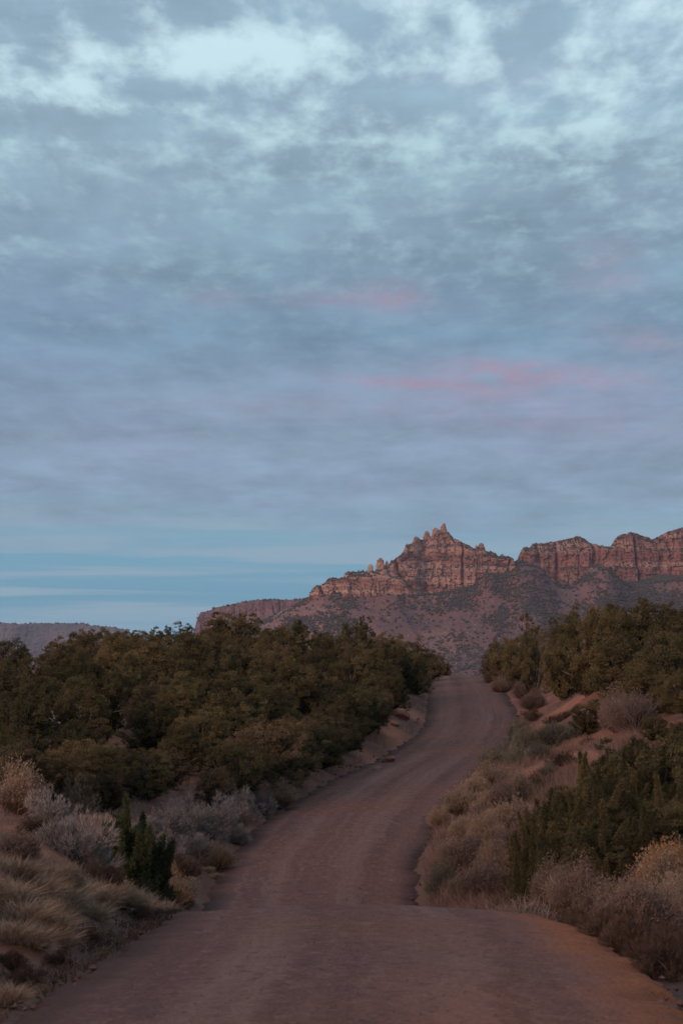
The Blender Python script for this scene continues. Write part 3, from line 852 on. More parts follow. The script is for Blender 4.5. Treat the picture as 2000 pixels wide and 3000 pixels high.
def tree_meshes(kind, H, Rr, seed, leaf, bark, dens=1.0):
    """returns (trunk mesh, crown mesh) standing on the origin"""
    rng = np.random.default_rng(seed)
    C, rad, tips = [], [], []
    if kind == 'round':
        nc = 30
        for i in range(nc):
            h = 0.14 + 0.80 * ((i + rng.random()) / nc)
            env = math.sqrt(max(0.02, 1 - ((h - .42) / .62) ** 2))
            a = i * 2.4 + rng.normal(0, .5)
            q = Rr * env * math.sqrt(rng.uniform(.12, .80))
            C.append((q * math.cos(a), q * math.sin(a), H * h * .92))
            rad.append(Rr * rng.uniform(.24, .40) * (1.0 if h < .8 else .8))
        for i in range(16):
            h = rng.uniform(.3, 1.0)
            a = rng.uniform(0, 6.28)
            q = Rr * math.sqrt(max(0.02, 1 - ((h - .42) / .62) ** 2)) * rng.uniform(.85, 1.15)
            C.append((q * math.cos(a), q * math.sin(a), H * h * rng.uniform(.94, 1.06)))
            rad.append(Rr * rng.uniform(.10, .17))
    elif kind == 'spire':
        for i in range(34):
            h = rng.uniform(.04, .66)
            q = Rr * (1 - .70 * h) * math.sqrt(rng.uniform(.1, 1.0))
            a = i * 2.4 + rng.normal(0, .3)
            C.append((q * math.cos(a), q * math.sin(a), H * h))
            rad.append(Rr * rng.uniform(.17, .29))
        for i in range(15):                          # upright tips over the ragged body
            q = Rr * .80 * math.sqrt((i + .2) / 15)
            a = i * 2.4 + rng.normal(0, .3)
            tips.append((q * math.cos(a), q * math.sin(a), H * (1 - .5 * q / Rr) * rng.uniform(.80, 1.0) if i else H))
    else:                                            # open and ragged
        nc = 17
        for i in range(nc):
            h = 0.3 + 0.68 * ((i + rng.random()) / nc)
            a = i * 2.4 + rng.normal(0, .6)
            q = Rr * math.sqrt(max(0.02, 1 - ((h - .55) / .6) ** 2)) * rng.uniform(.3, 1.0)
            C.append((q * math.cos(a), q * math.sin(a), H * h * .94))
            rad.append(Rr * rng.uniform(.18, .34))
    C, rad = np.array(C), np.array(rad)
    sq = 1.35 if kind == 'spire' else 1.0
    PV, PF, PT, o = [], [], [], 0
    for c in tips:
        c = np.array(c)
        r = c[2] * .5
        k = int(760 * dens * r)
        t = rng.random(k) ** .9 * 2                   # 0 foot of the plume, 2 its tip
        lump = vn(t * 3.1 + c[0] * 9, t * 0 + c[1] * 9, seed)
        w = Rr * .24 * np.where(t < .35, .55 + 1.28 * t, (1.0 - (t - .35) / 1.65) ** .8) * (1 + .38 * lump) + .01
        a = rng.uniform(0, 2 * math.pi, k)
        q = w * rng.uniform(.25, 1.0, k) ** .5 * (1 + .3 * vn(a * 1.6 + c[0] * 5, t * 2.2, seed + 3))
        lean = c[:2] / (Rr + 1e-6) * .22 + rng.normal(0, .09, 2)
        bow = rng.normal(0, .05, 2)
        p = np.stack([c[0] + q * np.cos(a) + lean[0] * t * r + bow[0] * t * t * r, c[1] + q * np.sin(a) + lean[1] * t * r + bow[1] * t * t * r, np.maximum(t * r + rng.normal(0, .03, k), .03)], 1)
        dirs = np.stack([np.cos(a) * .8, np.sin(a) * .8, np.full(k, .8)], 1)
        v, f = tufts(p, dirs, 3, .070, .017, .75, rng)
        tone = np.clip(rng.uniform(.05, .8) * .4 + rng.uniform(0, .6, len(f)), 0, 1)
        PV.append(v); PF.append(f + o); PT.append(np.repeat(tone, 3)); o += len(v)
    for c, r in zip(C, rad):
        ns = 12
        ctone = rng.uniform(.22, .70)
        sd = unit(rng, ns)
        sc = sd * np.array([1, 1, sq]) * r * rng.uniform(.55, .95, (ns, 1))
        for s, d0 in zip(sc, sd):
            if d0[2] < -0.75:
                continue
            k = max(8, int(52 * dens * (r / 0.42) ** 1.3))
            d = unit(rng, k)
            d[:, 2] = np.abs(d[:, 2]) * .35 + d[:, 2] * .65
            sr = r * rng.uniform(.30, .48)
            p = c + s + d * sr * rng.uniform(.5, 1.0, (k, 1)) * np.array([1, 1, sq * .9])
            p[:, 2] = np.maximum(p[:, 2], .03)
            dirs = d * .9 + np.array([0, 0, .3 if kind != 'spire' else 1.2])
            v, f = tufts(p, dirs, 3, .064 if kind != 'spire' else .070, .022 if kind != 'spire' else .018, .6, rng)
            tone = np.clip(ctone + rng.uniform(-.15, .15) + rng.uniform(-.25, .3, len(f)), 0, 1)
            PV.append(v); PF.append(f + o); PT.append(np.repeat(tone, 3)); o += len(v)
    # sparse inner twigs and leaves that close the heart of the crown
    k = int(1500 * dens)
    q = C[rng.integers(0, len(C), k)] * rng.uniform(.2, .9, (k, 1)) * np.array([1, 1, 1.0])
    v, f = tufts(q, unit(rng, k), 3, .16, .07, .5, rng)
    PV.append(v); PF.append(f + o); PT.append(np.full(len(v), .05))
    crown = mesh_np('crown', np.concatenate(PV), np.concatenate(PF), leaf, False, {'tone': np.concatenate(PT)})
    parts = []
    fork = np.array([rng.normal(0, .06), rng.normal(0, .06), H * .22])
    r0 = 0.045 * H
    parts.append(tube([(0, 0, -.25), (fork * .5 + np.array([.05, 0, 0])), fork, np.array([0, 0, H * .55])], [r0 * 1.25, r0, r0 * .8, r0 * .35]))
    for c in C:
        m = (fork + c) / 2 + rng.normal(0, .08, 3)
        parts.append(tube([fork * rng.uniform(.6, 1.1), m, c], [r0 * .42, r0 * .28, r0 * .10]))
    v, f = join(parts)
    return mesh_np('trunk', v, f, bark, True), crown

def blades(P, D, L, W, bend, rng):
    """arching three-part blades"""
    n = len(P)
    D = D / (np.linalg.norm(D, axis=1, keepdims=True) + 1e-9)
    S = np.cross(D, unit(rng, n))
    S /= np.linalg.norm(S, axis=1, keepdims=True) + 1e-9
    side = D * np.array([1, 1, 0])
    side = side / (np.linalg.norm(side, axis=1, keepdims=True) + 1e-6)
    L, W = L[:, None], W[:, None]
    M1 = P + D * L * .55
    T = P + D * L + side * L * bend - np.array([0, 0, 1]) * L * bend * .5
    V = np.stack([P - S * W * .5, P + S * W * .5, M1 + S * W * .4, M1 - S * W * .4, T], 1).reshape(-1, 3)
    b = 5 * np.arange(n)[:, None]
    return V, [np.concatenate([b, b + 1, b + 2, b + 3], 1), np.concatenate([b + 3, b + 2, b + 4], 1)]

def sage_meshes(Rr, H, seed, leaf, stem):
    rng = np.random.default_rng(seed)
    PV, PF, PT, o = [], [], [], 0
    nl = 64
    d = unit(rng, nl)
    d[:, 2] = np.abs(d[:, 2])
    cen = d * np.array([Rr, Rr, H]) * rng.uniform(.40, 1.05, (nl, 1)) * (0.9 + 0.40 * vn(d[:, 0] * 2 + seed, d[:, 1] * 2 + d[:, 2], seed))[:, None]
    for c in cen:
        k = 34
        q = unit(rng, k)
        p = c + q * rng.uniform(.06, .15) * np.array([1, 1, 1.2]) * (Rr / .6)
        p[:, 2] = np.maximum(p[:, 2], .02)
        v, f = tufts(p, q * .6 + c / (np.linalg.norm(c) + .01) * .7 + np.array([0, 0, .6]), 5, .11, .0075, .40, rng)
        PV.append(v); PF.append(f + o); o += len(v)
        PT.append(np.repeat(np.clip(rng.uniform(.0, .5) + rng.uniform(0, .5, len(f)), 0, 1), 3))
    fol = mesh_np('foliage', np.concatenate(PV), np.concatenate(PF), leaf, False, {'tone': np.concatenate(PT)})
    v, f = join([tube([(rng.normal(0, .03), rng.normal(0, .03), -.12), c * .5 + rng.normal(0, .04, 3), c], [.022, .014, .005], 4) for c in cen[:34]])
    return mesh_np('stems', v, f, stem, True), fol

def rabbit_meshes(Rr, H, seed, leaf, tips):
    """broom-like bush of upright straw stalks with seed heads"""
    rng = np.random.default_rng(seed)
    n = 6500
    a, q = rng.uniform(0, 2 * math.pi, n), np.sqrt(rng.random(n))
    base = np.stack([.18 * Rr * q * np.cos(a), .18 * Rr * q * np.sin(a), np.full(n, -.05)], 1)
    lobe = 0.85 + 0.45 * vn(np.cos(a) * 1.7 + seed, np.sin(a) * 1.7, seed)
    rise = 0.85 + 0.40 * vn(np.cos(a) * q * 2.4 + seed, np.sin(a) * q * 2.4 + 5, seed + 1)
    tip = np.stack([Rr * q * lobe * np.cos(a), Rr * q * lobe * np.sin(a), H * rise * (1 - .40 * q ** 2) * rng.uniform(.40, 1.15, n) ** .8], 1) + rng.normal(0, .07, (n, 3))
    tip[:, 2] = np.maximum(tip[:, 2], .06)
    D = tip - base
    L = np.linalg.norm(D, axis=1)
    V, Fc = blades(base, D, L, np.full(n, .009), .10, rng)
    tn = np.repeat(rng.uniform(.05, .8, n), 5)
    k = 700
    t0 = base[:k] + D[:k] * rng.uniform(.6, .95, (k, 1))
    v2, f2 = tufts(t0, D[:k] / L[:k, None], 3, .14, .009, .5, rng)
    st = mesh_np('stems', np.concatenate([V, v2]), [Fc[0], Fc[1], f2 + len(V)], leaf, False, {'tone': np.concatenate([tn, np.repeat(rng.uniform(.1, .9, len(f2)), 3)])})
    hs = rng.random(n) < .5
    v, f = tufts(tip[hs], (D / L[:, None])[hs] + np.array([0, 0, .4]), 5, .050, .011, .8, rng)
    hd = mesh_np('seed_heads', v, f, tips, False, {'tone': np.repeat(rng.uniform(.2, 1, len(f)), 3)})
    return st, hd

def clump_mesh(Rr, H, n, seed, mat):
    rng = np.random.default_rng(seed)
    a, q = rng.uniform(0, 2 * math.pi, n), np.sqrt(rng.random(n))
    base = np.stack([.35 * Rr * q * np.cos(a), .35 * Rr * q * np.sin(a), np.full(n, -.04)], 1)
    D = np.stack([.75 * q * np.cos(a), .75 * q * np.sin(a), np.full(n, 1.0)], 1) + rng.normal(0, .42, (n, 3))
    V, Fc = blades(base, D, H * rng.uniform(.5, 1.15, n), np.full(n, .008), .28, rng)
    return mesh_np('grass', V, Fc, mat, False, {'tone': np.repeat(np.clip(rng.normal(.5, .25, n), 0, 1), 5)})

def bare_mesh(Rr, H, seed, mat, thick=.012, n0=9, depth=4):
    rng = np.random.default_rng(seed)
    parts = []
    def grow(p, d, L, r, lev):
        d = d / np.linalg.norm(d)
        m = p + d * L * .5 + rng.normal(0, L * .06, 3)
        e = p + d * L
        parts.append(tube([p, m, e], [r, r * .85, r * .6], 3))
        if lev == 0:
            return
        for _ in range(3 if lev > 1 else 4):
            nd = d + rng.normal(0, .48, 3) + np.array([0, 0, .18])
            s = rng.uniform(.35, 1.0)
            grow(p + d * L * s, nd, L * rng.uniform(.55, .8), r * .62, lev - 1)
    for i in range(n0):
        a = i / n0 * 2 * math.pi + rng.normal(0, .3)
        s = rng.uniform(.1, .9) * Rr / H
        grow(np.array([0.03 * math.cos(a), 0.03 * math.sin(a), -.06]), np.array([s * math.cos(a), s * math.sin(a), 1.0]), H * .42, thick, depth - 1)
    v, f = join(parts)
    z = v[:, 2]
    return mesh_np('twigs', v, f, mat, False, {'tone': np.clip(.25 + .6 * z / H + rng.normal(0, .1, len(v)), 0, 1)})

TREES = {'olive': [], 'brown': [], 'green': [], 'spire': [], 'ragged': [], 'bright': []}
for i in range(4):
    TREES['olive'].append(tree_meshes('round', 2.8, 1.45, 900 + i, M['olive'], M['bark']))
for i in range(3):
    TREES['brown'].append(tree_meshes('round', 2.6, 1.35, 920 + i, M['brown'], M['bark']))
for i in range(2):
    TREES['green'].append(tree_meshes('round', 2.7, 1.3, 940 + i, M['green'], M['bark']))
for i in range(3):
    TREES['spire'].append(tree_meshes('spire', 3.0, 1.2, 960 + i, M['green'], M['bark'], 1.3))
for i in range(2):
    TREES['ragged'].append(tree_meshes('ragged', 3.2, 1.4, 980 + i, M['olive'], M['bark'], 1.1))
TREES['bright'].append(tree_meshes('spire', 1.5, .6, 995, M['bright'], M['bark'], 1.3))
TREE_H = {'olive': 2.8, 'brown': 2.6, 'green': 2.7, 'spire': 3.0, 'ragged': 3.2, 'bright': 1.5}
SHRUBS = {
    'sage': [sage_meshes(.62, .75, 30 + i, M['sage'], M['dark_bark']) for i in range(3)],
    'grey_green': [sage_meshes(.62, .8, 40 + i, M['grey_green'], M['dark_bark']) for i in range(2)],
    'dim': [sage_meshes(.55, .55, 44 + i, M['dim'], M['dark_bark']) for i in range(2)],
    'tan': [rabbit_meshes(.62, .9, 50 + i, M['tan'], M['tan']) for i in range(2)],
    'gold': [rabbit_meshes(.62, .95, 55 + i, M['tan'], M['gold']) for i in range(2)],
    'mauve': [rabbit_meshes(.6, .9, 60 + i, M['mauve'], M['mauve']) for i in range(2)],
}
CLUMPS = [clump_mesh(.62, .46, 850, 70 + i, M['straw']) for i in range(3)]
BARES = {'tan': [bare_mesh(.8, 1.1, 80 + i, M['tan']) for i in range(2)], 'mauve': [bare_mesh(1.0, 1.5, 85 + i, M['mauve'], .014) for i in range(2)]}
SNAG = bare_mesh(.8, 3.0, 91, M['dark_bark'], .05, 2, 4)
PALE = bare_mesh(.7, 1.6, 93, M['pale_bark'], .03, 3, 3)

ITEMS = []       # every plant to stand: dicts with name, parts, place, size
rngp = np.random.default_rng(42)

def add(name, kind, meshes, names, x, y, s, h, w, zone, sink=.03, sz=None):
    ITEMS.append(dict(name=name, kind=kind, meshes=meshes, names=names, x=x, y=y, z=hz(x, y) - sink, s=s, sz=sz or s, h=h, w=w, zone=zone, rot=rngp.uniform(0, 6.28)))

def add_tree(kind, x, y, h, zone, fat=1.0):
    ms = TREES[kind][int(rngp.integers(0, len(TREES[kind])))]
    sz = h / TREE_H[kind]
    add('juniper_tree' if kind != 'brown' else 'oak_tree', kind, ms, ('trunk', 'crown'), x, y, sz * fat, h, h * .5 * fat, zone, .05, sz)

def add_shrub(kind, x, y, s, zone):
    ms = SHRUBS[kind][int(rngp.integers(0, len(SHRUBS[kind])))]
    nm = {'sage': 'sagebrush', 'grey_green': 'sagebrush', 'dim': 'low_shrub', 'tan': 'rabbitbrush', 'gold': 'rabbitbrush', 'mauve': 'rabbitbrush'}[kind]
    add(nm, kind, ms, ('stems', 'foliage') if nm in ('sagebrush', 'low_shrub') else ('stems', 'seed_heads'), x, y, s, .8 * s, .65 * s, zone)

def at(dx, y):
    return ray(dx * DS, 1500)[0] * y

SKYX = [0, 30, 60, 80, 110, 150, 190, 230, 270, 300, 330, 370, 430, 450, 480, 510, 540, 570, 600, 640, 670, 700, 740, 780, 820, 850, 900, 940, 980, 1010, 1035, 1075, 1113, 1148, 1185, 1221, 1285, 1341, 1421, 1477, 1513, 1529, 1568]
SKYY = [1470, 1465, 1490, 1500, 1475, 1455, 1450, 1440, 1440, 1445, 1437, 1440, 1430, 1445, 1430, 1405, 1400, 1412, 1440, 1432, 1425, 1440, 1455, 1450, 1417, 1440, 1455, 1465, 1490, 1510, 1540, 1560, 1480, 1460, 1450, 1412, 1420, 1382, 1376, 1400, 1374, 1392, 1400]
def cap_height(x, y, half):
    """tallest plant that stays under the wood's outline as seen along the road"""
    u = project(x, y, 0)[0] / DS
    w = F * half * .6 / y / DS
    row = max(np.interp(u + d, SKYX, SKYY) for d in (-w, 0, w)) * DS
    if abs(u - 640) < 34 + w * .6 and y < 108:
        row = max(row, 1566 * DS)          # the pale slab shows above these
    return float(elev(row)) * y - hz(x, y)

# --- trees that stand out, placed one by one (frame column, distance, height)
def key(kind, dx, y, row, zone, fat=1.0):
    x = at(dx, y)
    h = float(elev(row * DS)) * y - hz(x, y)
    add_tree(kind, x, y, h, zone, fat * min(1.3, max(.55, 3.0 / h)) if h > 3.9 else fat)
for q in [('olive', 535, 140, 1399), ('olive', 575, 148, 1410), ('green', 665, 152, 1424), ('green', 820, 156, 1416, 'sky', .8), ('olive', 735, 160, 1452), ('olive', 880, 168, 1450), ('olive', 935, 182, 1463, 'sky', 1.1), ('brown', 982, 194, 1492), ('green', 1020, 205, 1520),
          ('ragged', 430, 156, 1428), ('ragged', 360, 162, 1437, 'sky', 1.1), ('ragged', 322, 158, 1436), ('olive', 235, 138, 1438, 'sky', 1.1), ('olive', 190, 128, 1449), ('ragged', 140, 118, 1456, 'sky', 1.1), ('olive', 18, 108, 1464), ('olive', 480, 150, 1430), ('olive', 630, 146, 1434), ('olive', 780, 150, 1452)]:
    key(*q[:4], *(q[4:] or ('sky',)))
for q in [('olive', 1400, 116, 1378, 'rsky', 1.1), ('olive', 1345, 122, 1384, 'rsky', 1.05), ('olive', 1296, 140, 1420, 'rsky', 1.1), ('ragged', 1222, 150, 1412, 'rsky', .8), ('olive', 1158, 182, 1460, 'rsky', .75), ('olive', 1200, 170, 1458, 'rsky', .9), ('olive', 1250, 154, 1450, 'rsky', 1.0),
          ('olive', 1480, 102, 1440, 'rsky', 1.2), ('olive', 1545, 99, 1445, 'rsky', 1.2), ('green', 1512, 120, 1374, 'rsky'), ('green', 1440, 118, 1380, 'rsky'), ('brown', 1134, 192, 1488, 'rsky', .7), ('olive', 1565, 112, 1400, 'rsky')]:
    key(*q)
key('green', 1345, 104, 1605, 'bank')
key('green', 1500, 84, 1640, 'bank', 1.2)
key('green', 1560, 80, 1650, 'bank', 1.1)
# near right: the big dark junipers with pointed tips
for q in [('spire', 1325, 53, 1722, 1.0), ('spire', 1366, 53.6, 1718, .9), ('spire', 1266, 51, 1803, .8), ('spire', 1236, 49.5, 1845, .65), ('spire', 1295, 51.5, 1765, 1.1), ('spire', 1410, 54, 1735, 1.1), ('spire', 1385, 54.5, 1745, 1.2), ('spire', 1432, 55, 1712, 1.0), ('green', 1452, 57, 1692, .95), ('green', 1500, 56, 1688, .85), ('green', 1550, 57, 1690, .9),
          ('spire', 1345, 50, 1790, 1.25), ('spire', 1400, 50.4, 1775, 1.25), ('spire', 1455, 51, 1770, 1.25), ('spire', 1510, 51, 1775, 1.25), ('spire', 1560, 50, 1780, 1.25), ('spire', 1305, 48.6, 1855, 1.1), ('spire', 1425, 48.4, 1850, 1.4), ('spire', 1272, 48.8, 1890, .9), ('spire', 1490, 48.6, 1840, 1.4), ('spire', 1355, 48, 1880, 1.4)]:
    key(q[0], q[1], q[2], q[3], 'near', q[4])
# near left: the small bright green ones among the sagebrush
key('bright', 298, 50, 1822, 'sapling', .8)
key('bright', 328, 50.6, 1862, 'sapling', .95)
key('bright', 268, 52, 1838, 'sapling', .8)
# trees lining the left road edge
for y in np.arange(75, 120, 2.3):
    x = float(edge_l(y)) - rngp.uniform(1.0, 1.5) - (0.5 if y > 104 else 0)
    add_tree(['olive', 'brown', 'green'][int(rngp.integers(0, 3))], x, y, rngp.uniform(1.7, 2.4), 'edge', rngp.uniform(.9, 1.1))

# --- the wooded slopes
def wood(region, tries, gap, hrange, zone, kinds):
    pts = [(q['x'], q['y']) for q in ITEMS]
    for _ in range(tries):
        y = rngp.uniform(*region['y'])
        x = rngp.uniform(-0.150 * y - 1.5, 0.150 * y + 1.5)
        if not region['ok'](x, y):
            continue
        gp = gap * (0.75 + 0.5 * rngp.random())
        if any((x - a) ** 2 + (y - b) ** 2 * .6 < gp * gp for a, b in pts):
            continue
        h = rngp.uniform(*hrange) * (0.85 + 0.15 * min(1, (y - 70) / 50))
        h = min(h, cap_height(x, y, h * .5))
        if h < 1.0:
            continue
        pts.append((x, y))
        k = kinds[int(rngp.integers(0, len(kinds)))]
        add_tree(k, x, y, h, zone, rngp.uniform(.8, 1.1))
front = lambda x, y: y > 70 + 8 * max(0.0, min(1.0, (x + 7) / 6)) * 0
wood(dict(y=(65, 76), ok=lambda x, y: edge_l(y) - x > (1.0 if y > 72 else 2.2 + (72 - y) * .3)), 1500, 1.5, (1.5, 2.2), 'slope', ['olive', 'brown', 'green'])
wood(dict(y=(71, 205), ok=lambda x, y: edge_l(y) - x > 0.9 + (0.9 if 100 < y < 150 else 0) and front(x, y)), 9000, 2.5, (1.7, 3.3), 'slope', ['olive', 'green', 'brown', 'olive', 'green', 'ragged', 'olive'])
wood(dict(y=(112, 206), ok=lambda x, y: x - edge_r(y) > (6.0 if y < 135 else 4.6 if y < 165 else 3.0)), 4000, 2.2, (2.2, 3.0), 'rslope', ['olive', 'olive', 'green', 'brown'])
wood(dict(y=(84, 112), ok=lambda x, y: x - edge_r(y) > 7.5), 600, 2.3, (1.6, 2.4), 'rslope', ['olive', 'green', 'brown'])
wood(dict(y=(56, 70), ok=lambda x, y: x - edge_r(y) > 7.0), 300, 1.9, (1.6, 2.2), 'near', ['green', 'spire'])

# --- shrubs placed at photo spots (column, row where it stands)
def shrub(kind, dx, dy, s, zone):
    x, y = hit(dx, dy)
    add_shrub(kind, x, y, s, zone)
for q in [('sage', 190, 1990, 1.25), ('sage', 245, 2005, 1.0), ('sage', 150, 1960, 1.1), ('sage', 390, 1925, 1.2), ('sage', 430, 1905, 1.15), ('sage', 470, 1930, 1.1), ('sage', 505, 1900, 1.1), ('sage', 385, 1975, .9), ('sage', 450, 1970, 1.0),
          ('sage', 560, 1880, 1.0), ('sage', 600, 1866, 1.0), ('tan', 640, 1856, .9), ('tan', 575, 1850, 1.0), ('sage', 525, 1865, 1.0), ('tan', 500, 1995, .75), ('sage', 545, 1935, .8), ('dim', 420, 2010, .9), ('sage', 110, 1890, 1.1), ('tan', 40, 1870, 1.3),
          ('tan', 10, 1850, 1.2), ('tan', 70, 1850, 1.2), ('sage', 130, 1860, .9), ('grey_green', 170, 1870, 1.0), ('dim', 120, 1935, .9), ('dim', 85, 1920, .9), ('tan', 330, 2040, .9), ('gold', 385, 2050, .7), ('tan', 410, 2075, .75), ('sage', 430, 2085, .5), ('dim', 240, 2035, .8), ('sage', 60, 1800, .9), ('tan', 545, 1905, .6), ('sage', 340, 1925, .9), ('sage', 640, 1838, .8), ('tan', 610, 1838, .8), ('mauve', 40, 1985, .55), ('tan', 150, 2060, .4), ('tan', 20, 2100, .4), ('mauve', 90, 2040, .4), ('dim', 205, 2165, .35), ('dim', 130, 2215, .3), ('dim', 60, 2255, .3), ('tan', 280, 2085, .4), ('mauve', 300, 2050, .4), ('dim', 320, 2110, .35), ('dim', 25, 2225, .35)]:
    shrub(*q, 'lbank')
for q in [('grey_green', 1205, 1720, 1.5), ('grey_green', 1190, 1690, 1.3), ('grey_green', 1260, 1715, 1.5), ('grey_green', 1300, 1700, 1.2), ('grey_green', 1150, 1760, 1.1), ('grey_green', 1185, 1765, 1.0), ('grey_green', 1120, 1765, .8), ('dim', 1225, 1655, 1.1),
          ('mauve', 1130, 1570, 1.2), ('mauve', 1165, 1585, 1.5), ('mauve', 1205, 1605, 1.5), ('mauve', 1225, 1630, 1.3), ('tan', 1145, 1590, 1.1), ('mauve', 1190, 1575, 1.4), ('mauve', 1420, 1680, 1.6), ('mauve', 1455, 1680, 1.6), ('grey_green', 1240, 1745, .9),
          ('tan', 1060, 1870, .9), ('tan', 1090, 1840, .9), ('rust' if False else 'tan', 1130, 1815, 1.0), ('tan', 1110, 1880, .75), ('mauve', 1150, 1870, 1.0), ('tan', 1180, 1850, 1.0), ('tan', 1070, 1930, .75), ('tan', 1120, 1940, .8), ('tan', 1170, 1920, 1.1), ('tan', 1040, 1990, .75),
          ('grey_green', 1015, 2050, .8), ('mauve', 1080, 2010, 1.1), ('tan', 1140, 2010, .8), ('mauve', 1190, 1990, 1.1), ('grey_green', 1060, 2060, .7), ('mauve', 1220, 2030, 1.0), ('mauve', 1100, 2060, .9), ('dim', 1160, 2065, .9), ('tan', 1010, 1900, .6), ('tan', 1215, 1880, 1.0), ('dim', 1270, 1665, .9), ('dim', 1300, 1650, .7), ('grey_green', 1330, 1690, .9), ('dim', 1360, 1715, .8), ('dim', 1290, 1760, .9), ('grey_green', 1255, 1795, .9), ('dim', 1225, 1815, .9), ('dim', 1180, 1830, .8), ('dim', 1100, 1820, .8), ('dim', 1075, 1960, .8), ('dim', 1130, 1990, .8), ('dim', 1030, 2030, .7), ('grey_green', 1200, 1960, .8), ('mauve', 1250, 1840, .9), ('dim', 1400, 1655, 1.0), ('dim', 1350, 1640, .8)]:
    shrub(*q, 'rbank')
for q in [('gold', 1540, 2110, 1.25), ('tan', 1565, 2120, 1.2), ('tan', 1490, 2120, 1.0), ('tan', 1440, 2125, .85), ('tan', 1390, 2115, .75), ('mauve', 1340, 2105, .9), ('tan', 1310, 2085, .7), ('mauve', 1270, 2080, .8), ('tan', 1520, 2150, 1.0), ('mauve', 1455, 2155, .9), ('tan', 1560, 2170, .9), ('gold', 1540, 2180, .8),
          ('dim', 1350, 2130, .8), ('dim', 1400, 2160, .8), ('dim', 1470, 2190, .8), ('dim', 1300, 2112, .6), ('dim', 1520, 2215, .8), ('dim', 1555, 2240, .8), ('dim', 1440, 2185, .6), ('grey_green', 1480, 2170, .5), ('dim', 1220, 2072, .7), ('dim', 1375, 2145, .6), ('tan', 1565, 2060, 1.1)]:
    shrub(*q, 'gully')
for (mk, dx, dy, s) in [('tan', 1300, 2090, .75), ('tan', 1345, 2100, .7), ('tan', 1490, 2105, .8), ('tan', 1420, 2110, .7), ('tan', 1530, 2125, .75)]:
    x, y = hit(dx, dy)
    add('bare_shrub', 'bare_' + mk, (BARES[mk][len(ITEMS) % 2],), ('twigs',), x, y, s, s, .7 * s, 'gully')
for (mk, dx, dy, s) in [('mauve', 1425, 1690, 1.3), ('mauve', 1460, 1685, 1.3), ('mauve', 1395, 1640, 1.2), ('mauve', 1440, 1650, 1.3), ('mauve', 1140, 1960, .6), ('mauve', 1090, 1900, .6), ('mauve', 1380, 1760, .9), ('mauve', 1240, 1560, .9)]:
    x, y = hit(dx, dy)
    add('bare_shrub', 'bare_' + mk, (BARES[mk][len(ITEMS) % 2],), ('twigs',), x, y, s, 1.4 * s, .9 * s, 'rbank')
for (dx, dy, s) in [(60, 2120, 1.15), (110, 2140, 1.1), (150, 2080, 1.1), (20, 2080, 1.2), (90, 2060, 1.1), (190, 2060, 1.0), (30, 2170, 1.0), (75, 2190, .9), (250, 2075, .95), (300, 2080, .95), (340, 2090, .85), (370, 2080, .8), (215, 2110, .9), (20, 2300, .7), (140, 2170, .8), (40, 2020, 1.1), (120, 2020, 1.0), (500, 2015, .5), (480, 2000, .5)]:
    x, y = hit(dx, dy)
    s *= .75
    add('grass_tussock', 'straw', (CLUMPS[len(ITEMS) % 3],), ('grass',), x, y, s, .6 * s, .6 * s, 'lbank')
y = 162.0
add('dead_tree', 'snag', (SNAG,), ('branches',), at(281, y), y, .8, 2.4, .7, 'sky')
y = 163.0
add('dead_tree', 'snag', (SNAG,), ('branches',), at(306, y), y, .7, 2.0, .7, 'sky')
y = 84.0
add('dead_tree', 'pale', (PALE,), ('branches',), at(166, y), y, 1.25, 2.0, .7, 'slope')

# --- leave out what stands wholly behind other plants: a coarse depth sweep, nearest first
def visible(items):
    cell = 8.0
    W, Hh = int(2000 / cell), int(3000 / cell)
    cov = np.zeros((Hh, W))
    yy, xx = np.mgrid[0:Hh, 0:W] * cell + cell / 2
    keep = []
    for q in sorted(items, key=lambda q: q['y']):
        cx, cy = project(q['x'], q['y'], q['z'] + q['h'] * .55)
        rx, ry = max(F * q['w'] / q['y'], 5), max(F * q['h'] * .5 / q['y'], 5)
        m = ((xx - cx) / rx) ** 2 + ((yy - cy) / ry) ** 2 < 1
        a = m.sum()
        if a == 0:
            continue
        free = (m & (cov < 0.9)).sum() / a
        if free > 0.16 or q['name'] == 'dead_tree' or (q['zone'] == 'near' and free > 0.02):
            keep.append(q)
            core = ((xx - cx) / (rx * .85)) ** 2 + ((yy - cy) / (ry * .85)) ** 2 < 1
            cov[core] += 0.95 if 'tree' in q['name'] else 0.6
    return keep
ITEMS = visible(ITEMS)

# --- labels: what it looks like, where it stands, and its place counted along its row
ORD = ['first', 'second', 'third', 'fourth', 'fifth', 'sixth', 'seventh', 'eighth', 'ninth', 'tenth', 'eleventh', 'twelfth', 'thirteenth', 'fourteenth', 'fifteenth', 'sixteenth', 'seventeenth', 'eighteenth', 'nineteenth', 'twentieth']
LOOK = {'olive': 'olive round-crowned juniper', 'brown': 'brownish scrub oak', 'green': 'dark green juniper', 'spire': 'dark pointed juniper', 'ragged': 'ragged open-crowned juniper', 'bright': 'small bright green juniper',
        'sage': 'grey lilac sagebrush', 'grey_green': 'grey green sagebrush', 'dim': 'low dark twiggy shrub', 'tan': 'tan broom-like rabbitbrush', 'gold': 'golden-tipped rabbitbrush', 'mauve': 'mauve dry rabbitbrush', 'bare_tan': 'leafless tan shrub', 'bare_mauve': 'leafless mauve shrub', 'straw': 'straw coloured grass tussock'}
CAT = {'juniper_tree': 'tree', 'oak_tree': 'tree', 'sagebrush': 'shrub', 'low_shrub': 'shrub', 'rabbitbrush': 'shrub', 'bare_shrub': 'shrub', 'grass_tussock': 'grass', 'dead_tree': 'tree'}
